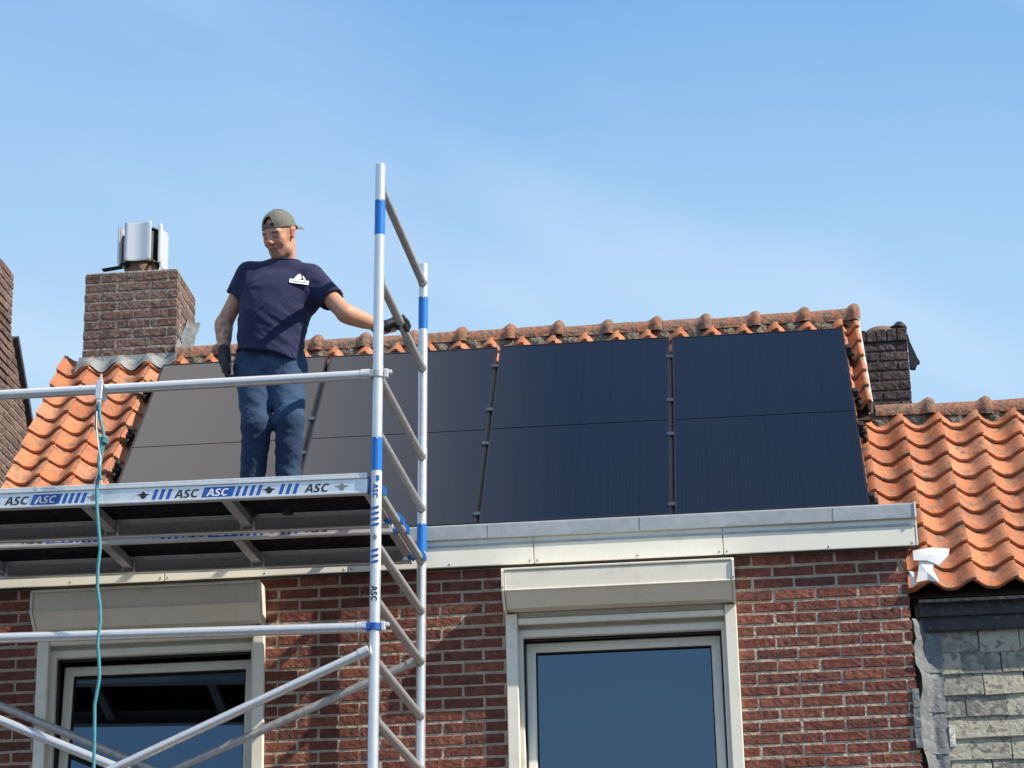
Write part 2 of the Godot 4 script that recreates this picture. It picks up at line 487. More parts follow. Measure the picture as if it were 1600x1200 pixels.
func lay_ridge(parent: Node, x0: float, x1: float, y: float, z: float, pitch: float):
	var kinds := []
	for i in 3: kinds.append(ridge_mesh(pitch + 0.02, 60 + i))
	var n := int(round((x1 - x0) / pitch))
	for i in n:
		var b := Basis(Vector3.BACK, rng.randf_range(-0.018, 0.018)).rotated(Vector3.UP, rng.randf_range(-0.012, 0.012)).rotated(Vector3.RIGHT, rng.randf_range(-0.05, 0.05))
		part(parent, "ridge_tile", kinds[i % 3], M.ridge[rng.randi() % 3], Transform3D(b, Vector3(x0 + i * pitch, y + rng.randf_range(-0.005, 0.005), z)))

# lumpy mortar bed between the ridge tiles and the top course
func mortar_bed(parent: Node, x0: float, x1: float, s_top: float, crest: float, w: float, sd: int, lift := 0.0):
	var f := FastNoiseLite.new(); f.seed = sd; f.frequency = 9.0; f.fractal_octaves = 3
	var rows := []
	for e in 6:
		var row := PackedVector3Array()
		var n := int((x1 - x0) / 0.016)
		for i in n + 1:
			var x := lerpf(x0, x1, float(i) / n)
			var wave := cos(TAU * (x - crest) / w)
			var reach := 0.062 - 0.034 * wave + 0.03 * f.get_noise_2d(x, 5.0)
			var hh := 0.05 - 0.008 * e
			hh = maxf(hh, -0.03) + 0.014 * f.get_noise_2d(x * 2.0, e * 0.4)
			if e == 5: hh = 0.0255 * wave + 0.012
			row.append(rp(x, s_top - 0.035 - reach * (e / 5.0), hh + lift))
		rows.append(row)
	var b := MB.new()
	b.grid(rows, false, true)
	part(parent, "mortar_bed", b, M.moss)

# ---------------------------------------------------------------- the house
const WINS := [[-3.755, -2.513], [-1.212, 0.012]]

func build_house():
	make_brick_meshes()
	house = thing("brick_house", "red brick terraced house with orange pantile roof behind the scaffold tower", "house")
	# front wall: mortar core round the window openings, then every brick
	var core := MB.new()
	var xl := -4.15; var xr := 0.922; var f := -0.004; var bk := -0.2
	var oy0 := 3.25; var oy1 := 4.74
	core.span(Vector3(xl, 0, bk), Vector3(xr - 0.008, oy0, f)); core.span(Vector3(xl, oy1, bk), Vector3(xr - 0.008, 5.06, f))
	var xs := [xl, WINS[0][0] + 0.04, WINS[0][1] - 0.04, WINS[1][0] + 0.04, WINS[1][1] - 0.04, xr - 0.008]
	for i in [0, 2, 4]: core.span(Vector3(xs[i], oy0, bk), Vector3(xs[i + 1], oy1, f))
	var wall := part(house, "wall", core, M.mortar)
	var y0 := 3.722; var ch := 0.0638
	var holes := []
	for i in 2:
		holes.append(Rect2(WINS[i][0] + 0.035 - xl, -1, WINS[i][1] - WINS[i][0] - 0.07, 1 + oy1 - y0))
	courses(wall, Vector3(xl, y0, 0), Basis.IDENTITY, xr - xl, 20, ch, 0.2215, 0.155, holes, M.brick)
	# the courses below are out of view: joined
	var low := MB.new()
	for r in 58:
		var y := y0 - (r + 0.5) * ch
		if y < 0.03: break
		var x := xl - (0.11 if r % 2 else 0.0)
		while x < xr:
			var a := maxf(x + 0.0055, xl); var c := minf(x + 0.216, xr)
			var inwin := false
			for w in WINS:
				if y > oy0 and a < w[1] - 0.035 and c > w[0] + 0.035:
					inwin = true
			if c - a > 0.02 and not inwin: low.span(Vector3(a, y - 0.026, -0.07), Vector3(c, y + 0.026, 0.0))
			x += 0.2215
	var lw := part(wall, "lower_brickwork", low, M.brick[1])
	lw.set_meta("kind", "stuff")
	# gable ends, back wall and rear roof slope
	var body := MB.new()
	var sec := PackedVector2Array([Vector2(-0.2, 0), Vector2(-0.2, 5.06), Vector2(-1.775, 6.86), Vector2(-4.1, 4.7), Vector2(-4.1, 0)])
	var side := Transform3D(Basis(Vector3(0, 0, 1), Vector3(0, 1, 0), Vector3(-1, 0, 0)), Vector3(-4.1, 0, 0))
	body.prism(sec, side, 0.1)
	side.origin.x = 0.71
	body.prism(sec, side, 0.1)
	body.span(Vector3(-4.15, 0, -4.2), Vector3(0.83, 4.7, -4.1))
	part(house, "gable_walls", body, M.brick[3])
	var room := MB.new()
	room.span(Vector3(-4.05, 2.6, -3.2), Vector3(0.8, 4.98, -3.1)); room.span(Vector3(-4.05, 4.9, -3.2), Vector3(0.8, 4.98, -0.21)); room.span(Vector3(-4.05, 2.5, -3.2), Vector3(0.8, 2.6, -0.21))
	part(house, "room", room, M.shutter)
	for i in 2: build_window(i)
	build_gutter()
	# roof
	var und := MB.new()
	und.quad(rp(-4.2, -0.05, -0.05), rp(0.765, -0.05, -0.05), rp(0.765, 2.43, -0.05), rp(-4.2, 2.43, -0.05))
	und.quad(rp(-4.2, -0.05, -0.07), rp(-4.2, 2.43, -0.07), rp(0.765, 2.43, -0.07), rp(0.765, -0.05, -0.07))
	und.box(rp(0.808, 1.82, -0.06), Vector3(0.08, 0.02, 1.2), rbasis())
	und.quad(Vector3(0.86, 6.93, -1.82), Vector3(0.86, 4.6, -4.3), Vector3(-4.2, 4.6, -4.3), Vector3(-4.2, 6.93, -1.82))
	var roof := part(house, "roof", und, M.felt)
	var gaps := [-2.441, -1.375, -0.309]
	var w := 0.1985
	lay_tiles(roof, 0.744 - 25 * w, w, 25, 2.25, 0.195, 12, func(a, c, s, r):
		if r == 0 or a < -3.45 or c > 0.70: return true
		for g in gaps:
			if c > g - 0.06 and a < g + 0.06: return true
		return false)
	# last half column at the right verge
	var half := tile_mesh(0.1, 0.195, 77)
	for r in 6: part(roof, "roof_tile", half, M.tile[r % 4], Transform3D(rbasis(), rp(0.744, 2.25 - r * 0.195, 0.001)))
	var vg := MB.new()
	for r in 6:
		var s := 2.25 - r * 0.195
		vg.box(rp(0.865, s + 0.098, 0.0), Vector3(0.014, 0.075, 0.19), rbasis())
	part(roof, "verge_strip", vg, M.whitelead)
	lay_ridge(roof, -3.46, 0.84 + 0.02, 6.945, -1.785, 0.3085)
	mortar_bed(roof, -3.44, 0.84, 2.42, 0.744, w, 3)
	build_chimney()
	build_cowl()

func build_window(i: int):
	var x0: float = WINS[i][0]; var x1: float = WINS[i][1]
	var win := MB.new()
	# outer frame in the opening
	var a := x0 + 0.042; var b := x1 - 0.042; var t := 4.735; var bt := 3.26
	var fr := func(mb: MB, l, r, tp, bo, wd, zf, dp, bev):
		mb.cham(Vector3(l + wd / 2, (tp + bo) / 2, zf - dp / 2), Vector3(wd, tp - bo, dp), bev)
		mb.cham(Vector3(r - wd / 2, (tp + bo) / 2, zf - dp / 2), Vector3(wd, tp - bo, dp), bev)
		mb.cham(Vector3((l + r) / 2, tp - wd / 2, zf - dp / 2 - 0.001), Vector3(r - l - wd * 1.0, wd, dp), bev)
		mb.cham(Vector3((l + r) / 2, bo + wd / 2, zf - dp / 2 - 0.001), Vector3(r - l - wd * 1.0, wd, dp), bev)
	fr.call(win, a, b, 4.655, bt, 0.042, -0.03, 0.08, 0.004)
	win.span(Vector3(a, 4.655, -0.11), Vector3(b, t, -0.05))
	var o := part(house, "window", win, M.upvc)
	# the sash stands tilted open: hinged at its foot, its head leaning into the room
	var tilt := deg_to_rad([6.5, 4.0][i])
	var hinge := Vector3(0, bt + 0.05, -0.05)
	var lean := Transform3D(Basis(Vector3.RIGHT, -tilt), hinge) * Transform3D(Basis.IDENTITY, -hinge)
	var gk := MB.new()
	fr.call(gk, a + 0.042, b - 0.042, 4.613, bt + 0.042, 0.008, -0.07, 0.04, 0.002)
	part(o, "gasket", gk, M.rubber)
	var sash := MB.new()
	fr.call(sash, a + 0.048, b - 0.048, 4.607, bt + 0.05, 0.052, -0.042, 0.06, 0.006)
	part(o, "sash", sash, M.upvc, lean)
	var bead := MB.new()
	fr.call(bead, a + 0.1, b - 0.1, 4.556, bt + 0.1, 0.007, -0.058, 0.03, 0.001)
	part(o, "glazing_bead", bead, M.rubber, lean)
	var pn := MB.new()
	pn.span(Vector3(a + 0.098, bt + 0.098, -0.085), Vector3(b - 0.098, 4.559, -0.075))
	part(o, "pane", pn, M.pane, lean)
	var sill := MB.new()
	sill.cham(Vector3((x0 + x1) / 2, 3.222, 0.0), Vector3(x1 - x0 + 0.1, 0.05, 0.24), 0.006)
	part(o, "sill", sill, M.pave)
	# roller shutter: box with a slanted underside, end caps, guides, the rolled-up slats
	var dz := 0.2
	var prof := PackedVector2Array([Vector2(0.002, 4.738), Vector2(0.002, 4.926), Vector2(dz - 0.012, 4.926), Vector2(dz, 4.914), Vector2(dz, 4.818), Vector2(dz - 0.085, 4.738)])
	var xf := Transform3D(Basis(Vector3(0, 0, 1), Vector3(0, 1, 0), Vector3(-1, 0, 0)), Vector3((x0 + x1) / 2, 0, 0))
	var bx := MB.new()
	bx.prism(prof, xf, x1 - x0 - 0.03)
	var sh := part(house, "roller_shutter", bx, M.shutter)
	var lip := MB.new()
	lip.cham(Vector3((x0 + x1) / 2, 4.930, dz / 2 + 0.004), Vector3(x1 - x0 - 0.02, 0.012, dz + 0.004), 0.003)
	lip.cham(Vector3((x0 + x1) / 2, 4.815, dz + 0.003), Vector3(x1 - x0 - 0.034, 0.008, 0.008), 0.002)
	part(sh, "cover_lip", lip, M.shutter)
	var big := PackedVector2Array([Vector2(0.002, 4.724), Vector2(0.002, 4.938), Vector2(dz - 0.008, 4.938), Vector2(dz + 0.01, 4.922), Vector2(dz + 0.01, 4.812), Vector2(dz - 0.078, 4.724)])
	for s in [x0 + 0.0055, x1 - 0.0055]:
		var cp := MB.new()
		xf.origin.x = s
		cp.prism(big, xf, 0.013)
		part(sh, "end_cap", cp, M.upvc)
		var sc := MB.new()
		sc.tube(Vector3(s, 4.83, dz + 0.008), Vector3(s, 4.83, dz + 0.0135), 0.005, 0.004, 8)
		part(sh, "screw", sc, M.screw)
	for s in [x0 + 0.031, x1 - 0.031]:
		var gd := MB.new()
		gd.cham(Vector3(s, (4.726 + 3.25) / 2, 0.021), Vector3(0.062, 4.726 - 3.25, 0.042), 0.004)
		part(sh, "guide", gd, M.upvc)
	for k in 2:
		var sl := MB.new()
		sl.cham(Vector3((x0 + x1) / 2, 4.722 - k * 0.036, 0.014 + 0.006 * k), Vector3(x1 - x0 - 0.128, 0.034, 0.016 + 0.008 * k), 0.005)
		part(sh, "slat", sl, M.slat if k == 0 else M.upvc)

func build_gutter():
	# zinc gutter behind a clad fascia
	var z := MB.new()
	var x0 := -4.22; var x1 := 0.985
	z.cham(Vector3((x0 + x1) / 2, 5.175, 0.082), Vector3(x1 - x0 - 0.004, 0.076, 0.012), 0.003)
	z.tube(Vector3(x0 + 0.01, 5.212, 0.078), Vector3(x1 - 0.01, 5.212, 0.078), 0.009, -1, 10)
	z.span(Vector3(x0 + 0.01, 5.1, -0.16), Vector3(x1 - 0.01, 5.112, 0.074))
	z.span(Vector3(x0 + 0.01, 5.112, -0.17), Vector3(x1 - 0.01, 5.2, -0.16))
	var g := part(house, "gutter", z, M.zinc)
	for x in [-1.29, -0.475, 0.55, -2.6]:
		var sm := MB.new()
		sm.cham(Vector3(x, 5.175, 0.0885), Vector3(0.006, 0.07, 0.003), 0.001)
		part(g, "solder_seam", sm, M.lead)
	var js := [-4.2, -3.06, -2.055, -1.05, -0.04, 0.975]
	for i in 5:
		var fp := MB.new()
		fp.cham(Vector3((js[i] + js[i + 1]) / 2, 5.068, 0.062), Vector3(js[i + 1] - js[i] - 0.004, 0.152, 0.012), 0.003, Basis(Vector3.RIGHT, rng.randf_range(-0.01, 0.01)))
		var o := part(g, "fascia_panel", fp, M.fascia)
		for x in [js[i] + 0.02, (js[i] + js[i + 1]) / 2 + 0.05, js[i + 1] - 0.02]:
			var rv := MB.new()
			rv.lathe(PackedVector2Array([Vector2(0.0001, 0.004), Vector2(0.004, 0.003), Vector2(0.006, 0.0)]), Vector3(x, 5.008, 0.0685), 8, 0, TAU, Basis(Vector3.RIGHT, PI / 2))
			part(o, "rivet", rv, M.screw)
	var sf := MB.new()
	sf.span(Vector3(x0 + 0.02, 4.992, 0.0), Vector3(0.97, 5.0, 0.056))
	sf.span(Vector3(x0 + 0.02, 5.0, -0.2), Vector3(0.94, 5.1, 0.05))
	part(g, "soffit_board", sf, M.darkwood)
	for x in [x0 + 0.004, x1 - 0.004]:
		var ec := MB.new()
		ec.prism(PackedVector2Array([Vector2(-0.17, 5.09), Vector2(0.07, 4.992), Vector2(0.07, 5.13), Vector2(0.094, 5.14), Vector2(0.094, 5.224), Vector2(-0.17, 5.21)]), Transform3D(Basis(Vector3(0, 0, 1), Vector3(0, 1, 0), Vector3(-1, 0, 0)), Vector3(x, 0, 0)), 0.009)
		part(g, "end_cap", ec, M.fascia)

func build_chimney():
	var x0 := -4.078; var x1 := -3.466; var zf := -1.745; var zb := -2.27; var y0 := 6.5; var y1 := 7.555
	var core := MB.new()
	core.span(Vector3(x0 + 0.004, y0, zb + 0.004), Vector3(x1 - 0.004, y1 - 0.006, zf - 0.004))
	var c := part(house, "chimney", core, M.oldmortar)
	var ch := 0.0645
	courses(c, Vector3(x0, y1 - 11 * ch, zf), Basis.IDENTITY, x1 - x0, 11, ch, 0.222, 0.11, [], M.chbrick)
	courses(c, Vector3(x1, y1 - 11 * ch, zf - 0.1), Basis(Vector3(0, 0, -1), Vector3.UP, Vector3(1, 0, 0)), zf - zb - 0.1, 11, ch, 0.222, 0.03, [], M.chbrick, 1)
	courses(c, Vector3(x0, y1 - 11 * ch, zb), Basis(Vector3(0, 0, 1), Vector3.UP, Vector3(-1, 0, 0)), zf - zb - 0.1, 11, ch, 0.222, 0.03, [], M.chbrick, 1)
	var cp := MB.new()
	cp.cham(Vector3((x0 + x1) / 2, y1 + 0.004, (zf + zb) / 2), Vector3(x1 - x0 - 0.01, 0.02, zf - zb - 0.01), 0.006, Basis.IDENTITY, 0.002, rng)
	part(c, "cap_mortar", cp, M.oldmortar)
	# lead apron dressed over the waves of the tiles, folded sheets up the right side
	var rows := []
	for e in 5:
		var row := PackedVector3Array()
		for i in 49:
			var x := lerpf(x0 - 0.02, x1 + 0.03, i / 48.0)
			var wv := cos(TAU * (x - 0.744) / 0.1985)
			var p: Vector3
			if e < 2: p = Vector3(x, [6.985, 6.94][e], zf + 0.004 + 0.004 * e)
			else: p = rp(x, 2.41 - 0.048 * (e - 1) + 0.016 * wv * (1 if e == 4 else 0), 0.062 - 0.006 * e + 0.022 * wv + 0.003 * sin(x * 40.0 + e))
			row.append(p)
		rows.append(row)
	var ap := MB.new()
	ap.grid(rows, false, true)
	part(c, "lead_apron", ap, M.lead)
	var nz := FastNoiseLite.new(); nz.seed = 8; nz.frequency = 9.0
	for k in 2:
		var rr := []
		var zc: float = [-1.71, -1.84][k]
		for e in 9:
			var row := PackedVector3Array()
			for i in 9:
				var f := e / 8.0; var s := i / 8.0
				var z := zc - 0.19 * s
				var yr := 5.189 + ((-0.123 - z) / CA) * SA
				var up: float = [0.07, 0.05][k]
				var p: Vector3
				if f < 0.5: p = Vector3(x1 + 0.004 + 0.008 * k + 0.006 * nz.get_noise_3d(z * 1.5, f * 1.2, k), yr + up * (1.0 - 2.0 * f) + 0.05, z)
				else: p = Vector3(x1 + 0.01 + (f - 0.5) * 0.17, yr + 0.055 + 0.02 * nz.get_noise_3d(z * 1.5, f * 1.6, k + 5.0), z)
				row.append(p)
			rr.append(row)
		var fl := MB.new()
		fl.grid(rr)
		part(c, "side_flashing", fl, M.lead)

func build_cowl():
	# stainless cowl of four folded blades round the flue, on a short collar
	var o := Vector3(-3.765, 7.56, -2.0)
	var col := MB.new()
	col.lathe(PackedVector2Array([Vector2(0.125, 0.0), Vector2(0.118, 0.05), Vector2(0.098, 0.10), Vector2(0.094, 0.2)]), o, 20)
	var cw := part(house, "chimney_cowl", col, M.clay)
	var inner := MB.new()
	inner.lathe(PackedVector2Array([Vector2(0.112, 0.14), Vector2(0.112, 0.385), Vector2(0.001, 0.385)]), o, 20)
	part(cw, "flue", inner, M.black)
	for k in 4:
		var t0 := deg_to_rad(1.0 + 90.0 * k)
		var pts := []
		# plan of one blade: a hollow plate with rolled edges
		for q in [[-33, 0.148], [-33, 0.167], [-30, 0.173], [-23, 0.156], [-12, 0.138], [0, 0.131], [12, 0.138], [23, 0.156], [30, 0.173], [33, 0.148]]:
			var t: float = t0 + deg_to_rad(q[0])
			pts.append(Vector3(cos(t) * q[1], 0, sin(t) * q[1]))
		var rows := []; var inn := []
		for y in [0.13, 0.145, 0.385, 0.4]:
			var row := PackedVector3Array(); var rin := PackedVector3Array()
			var sc := 0.965 if (y < 0.14 or y > 0.39) else 1.0
			for p in pts:
				row.append(o + p * sc + Vector3(0, y, 0)); rin.append(o + p * (sc - 0.03) + Vector3(0, y, 0))
			rows.append(row); inn.append(rin)
		var b := MB.new()
		b.grid(rows, false, true); b.grid(inn)
		for i in 9:
			b.quad(rows[3][i], inn[3][i], inn[3][i + 1], rows[3][i + 1]); b.quad(rows[0][i + 1], inn[0][i + 1], inn[0][i], rows[0][i])
		for e in 3:
			b.quad(rows[e][0], inn[e][0], inn[e + 1][0], rows[e + 1][0]); b.quad(rows[e + 1][9], inn[e + 1][9], inn[e][9], rows[e][9])
		part(cw, "blade", b, M.steel)
	for k in 4:
		var t := deg_to_rad(48.0 + 90.0 * k)
		var st := MB.new()
		st.box(o + Vector3(cos(t) * 0.125, 0.125, sin(t) * 0.125), Vector3(0.07, 0.012, 0.018), Basis(Vector3.UP, -t))
		part(cw, "bracket", st, M.black)
	var pl := MB.new()
	pl.lathe(PackedVector2Array([Vector2(0.001, 0.375), Vector2(0.12, 0.375), Vector2(0.12, 0.365), Vector2(0.001, 0.365)]), o, 20)
	pl.box(o + Vector3(-0.19, 0.115, 0.05), Vector3(0.13, 0.006, 0.05), Basis(Vector3.BACK, 0.12))
	part(cw, "base_plate", pl, M.black)

func build_neighbours():
	# --- the lower house on the right, slate-hung, its roof in the same plane
	var nb := thing("slate_hung_house", "lower neighbouring house with pantile roof and grey slate-hung wall", "house", Vector3.ZERO)
	var body := MB.new()
	body.span(Vector3(0.93, 0, -3.4), Vector3(4.2, 4.64, -0.17))
	var side := Transform3D(Basis(Vector3(0, 0, 1), Vector3(0, 1, 0), Vector3(-1, 0, 0)), Vector3(2.56, 0, 0))
	body.prism(PackedVector2Array([Vector2(-0.17, 4.64), Vector2(-1.38, 6.05), Vector2(-3.4, 4.64)]), side, 3.2)
	var nwall := part(nb, "wall", body, M.mortar)
	var und := MB.new()
	und.quad(rp(0.62, -0.32, -0.3), rp(4.2, -0.32, -0.3), rp(4.2, 1.57, -0.3), rp(0.62, 1.57, -0.3))
	und.quad(Vector3(4.2, 6.15, -1.4), Vector3(4.2, 4.4, -3.5), Vector3(0.62, 4.4, -3.5), Vector3(0.62, 6.15, -1.4))
	var roof := part(nb, "roof", und, M.felt)
	lay_tiles(roof, 1.038 - 0.442, 0.221, 11, 1.401, 0.194, 10, func(_a, _c, _s, _r): return true, -0.23)
	lay_ridge(roof, 0.90, 3.1, 6.165, -1.365, 0.334)
	mortar_bed(roof, 0.80, 3.1, 1.575, 1.038, 0.221, 12, -0.23)
	# dark eaves boards
	for k in 2:
		var b := MB.new()
		b.cham(Vector3(2.57, 4.68 - k * 0.075, -0.09 - 0.03 * k), Vector3(3.2, 0.078, 0.03), 0.004)
		part(nb, "eaves_board", b, M.darkwood)
	var sf := MB.new()
	sf.box(Vector3(2.57, 4.715, -0.06), Vector3(3.2, 0.015, 0.09), Basis(Vector3.RIGHT, 0.12))
	part(nb, "soffit_board", sf, M.darkwood)
	# slates in broken courses
	var kinds := []
	for i in 5:
		var b := MB.new()
		b.cham(Vector3(0, -0.07, 0), Vector3(0.207, 0.14, 0.012), 0.0035, Basis.IDENTITY, 0.0022, rng)
		kinds.append(b.mesh())
	for r in 9:
		var y := 4.575 - r * 0.114
		var off := 0.0 if r % 2 == 0 else -0.105
		for c in 8:
			var x := 1.066 + 0.003 * r + off + c * 0.2105 + rng.randf_range(-0.004, 0.004)
			var w := 0.207
			if x < 1.065:
				w = 0.207 + x - 1.066; x = 1.066
			var tilt := Basis(Vector3.RIGHT, -0.085 + rng.randf_range(-0.025, 0.025)).rotated(Vector3.BACK, rng.randf_range(-0.018, 0.018))
			part(nwall, "slate", kinds[rng.randi() % 5], M.slate[rng.randi() % 4], Transform3D(tilt * Basis.from_scale(Vector3(w / 0.207, 1, 1)), Vector3(x + w / 2, y + 0.015 + rng.randf_range(-0.003, 0.003), -0.152)))
	# lead strip between brick wall and slates, in three lapped lengths with a buckled edge
	var nz := FastNoiseLite.new(); nz.seed = 4; nz.frequency = 4.0
	var cuts := [4.62, 4.36, 4.15, 3.93, 3.4]
	for k in 4:
		var rows := []
		for e in 13:
			var y := lerpf(cuts[k], cuts[k + 1] - 0.012, e / 12.0)
			var row := PackedVector3Array()
			for i in 9:
				var f := i / 8.0
				var bulge := 0.03 * nz.get_noise_2d(y * 1.2, 1.0) + 0.004 * nz.get_noise_2d(y * 4.0, 4.0)
				var x := lerpf(0.934 + bulge * (1.0 - f) + (0.016 if k == 1 else 0.0) * sin(PI * e / 12.0), 1.078, f)
				row.append(Vector3(x, y, lerpf(-0.02, -0.135, smoothstep(0.0, 0.5, f)) + 0.006 * (e / 12.0) + 0.035 * pow(1.0 - f, 2.5) * (0.5 + nz.get_noise_2d(y * 3, 8.0)) + 0.004 * sin(f * 9.0 + y * 5)))
			rows.append(row)
		var b := MB.new()
		b.grid(rows)
		part(nb, "lead_strip", b, M.leaddark)
	for k in 3:
		var b := MB.new()
		b.cham(Vector3(0.914, 4.19 - 0.105 * k, 0.004), Vector3(0.036, 0.1, 0.012), 0.002, Basis(Vector3.BACK, 0.02), 0.001, rng)
		part(nb, "soaker", b, M.leaddark)
	var wp := MB.new()
	wp.cham(Vector3(1.096, 4.01, -0.132), Vector3(0.03, 0.11, 0.006), 0.002, Basis(Vector3.BACK, 0.03), 0.002, rng)
	part(nb, "bare_patch", wp, M.whitelead)
	# its chimney
	var x0 := 0.74; var x1 := 1.196; var zf := -2.2; var zb := -2.7; var y1 := 7.045
	var core := MB.new()
	core.span(Vector3(x0 + 0.005, 4.6, zb), Vector3(x1 - 0.005, y1 - 0.008, zf - 0.005))
	var ch := part(nb, "chimney", core, M.sootmortar)
	courses(ch, Vector3(x0, y1 - 0.085 - 10 * 0.066, zf), Basis.IDENTITY, x1 - x0, 10, 0.066, 0.222, 0.05, [], M.darkbrick)
	courses(ch, Vector3(x1, y1 - 0.085 - 10 * 0.066, zf - 0.1), Basis(Vector3(0, 0, -1), Vector3.UP, Vector3(1, 0, 0)), zf - zb - 0.1, 10, 0.066, 0.222, 0.02, [], M.darkbrick, 1)
	for i in 7:
		lay(ch, Vector3(x0 + 0.033 + i * 0.0655, y1 - 0.043, zf + 0.012), 0.058, Basis.IDENTITY, M.darkbrick, 0.082)
	for i in 7:
		lay(ch, Vector3(x1 + 0.006, y1 - 0.043, zf - 0.05 - i * 0.0655), 0.058, Basis(Vector3(0, 0, -1), Vector3.UP, Vector3(1, 0, 0)), M.darkbrick, 0.082)
	var pot := MB.new()
	pot.lathe(PackedVector2Array([Vector2(0.12, 0.0), Vector2(0.11, 0.03), Vector2(0.085, 0.055), Vector2(0.05, 0.068), Vector2(0.001, 0.07)]), Vector3(1.045, y1, zf - 0.16), 18)
	part(ch, "pot", pot, M.clay)
	var vent := MB.new()
	vent.lathe(PackedVector2Array([Vector2(0.034, 0.0), Vector2(0.034, 0.03), Vector2(0.05, 0.035), Vector2(0.044, 0.055), Vector2(0.02, 0.08), Vector2(0.001, 0.084)]), Vector3(1.16, y1, zf - 0.1), 14)
	vent.box(Vector3(1.12, y1 + 0.05, zf - 0.09), Vector3(0.05, 0.006, 0.03), Basis(Vector3.BACK, 0.3))
	part(ch, "vent_cap", vent, M.black)
	var flap := MB.new()
	flap.prism(PackedVector2Array([Vector2(0, 0.0), Vector2(0.0, -0.235), Vector2(0.035, -0.24), Vector2(0.05, -0.205), Vector2(0.065, -0.2), Vector2(0.05, -0.17), Vector2(0.012, -0.06)]), Transform3D(Basis.IDENTITY, Vector3(x1 + 0.008, y1 - 0.02, zf - 0.06)), 0.05)
	part(ch, "loose_flap", flap, M.black)
	# --- the house on the left: its gable end with a stack on the ridge
	var gh := thing("gabled_house", "brown brick gable end with chimney stack rising left of pantile roof", "house")
	var gx := -4.9
	var sec := PackedVector2Array([Vector2(-0.2, 0), Vector2(-0.2, 5.2), Vector2(-2.5, 7.85), Vector2(-2.66, 7.85), Vector2(-5.1, 5.15), Vector2(-5.1, 0)])
	var g := MB.new()
	g.prism(sec, Transform3D(Basis(Vector3(0, 0, 1), Vector3(0, 1, 0), Vector3(-1, 0, 0)), Vector3(gx - 0.156, 0, 0)), 0.3)
	g.span(Vector3(gx - 0.48, 7.2, -2.83), Vector3(gx - 0.006, 8.04, -2.25))
	var gw := part(gh, "gable_wall", g, M.oldmortar)
	var fb := Basis(Vector3(0, 0, -1), Vector3.UP, Vector3(1, 0, 0))
	for r in 30:
		var y := 8.05 - (r + 0.5) * 0.0638
		var zend := -2.842
		if y < 7.63: zend = minf(-2.842, -2.877 - (7.624 - y) * 0.893)
		var z := -2.1 - (0.11 if r % 2 else 0.0)
		while z > zend:
			var a := z - 0.0055; var c := maxf(z - 0.216, zend)
			if a - c > 0.03: lay(gw, Vector3(gx, y, (a + c) / 2), a - c, fb, M.chbrick)
			z -= 0.2215
	for r in 7:
		for k in 2:
			lay(gw, Vector3(gx - 0.11 - 0.222 * k, 8.05 - (r + 0.5) * 0.0638, -2.842), 0.21, Basis(Vector3(-1, 0, 0), Vector3.UP, Vector3(0, 0, -1)), M.chbrick)
	var vb := MB.new()
	var d := Vector3(0, -1, -0.893).normalized()
	vb.box(Vector3(gx - 0.01, 7.6, -2.9) + d * 1.6, Vector3(0.09, 0.035, 3.2), Basis(Vector3.RIGHT, d.cross(Vector3.RIGHT).normalized(), d) if false else Basis(Vector3.RIGHT, Vector3(0, -d.z, d.y), Vector3(0, d.y, d.z)))
	part(gh, "verge_board", vb, M.darkwood)
	var rs := MB.new()
	for s in [[Vector2(-0.1, 5.15), Vector2(-2.58, 7.98)], [Vector2(-2.58, 7.9), Vector2(-5.2, 5.0)]]:
		var a := Vector3(gx - 0.25, s[0].y, s[0].x); var b := Vector3(gx - 0.25, s[1].y, s[1].x); var l := Vector3(-5, 0, 0)
		rs.quad(a, b, b + l, a + l)
	part(gh, "roof", rs, M.tile[0])

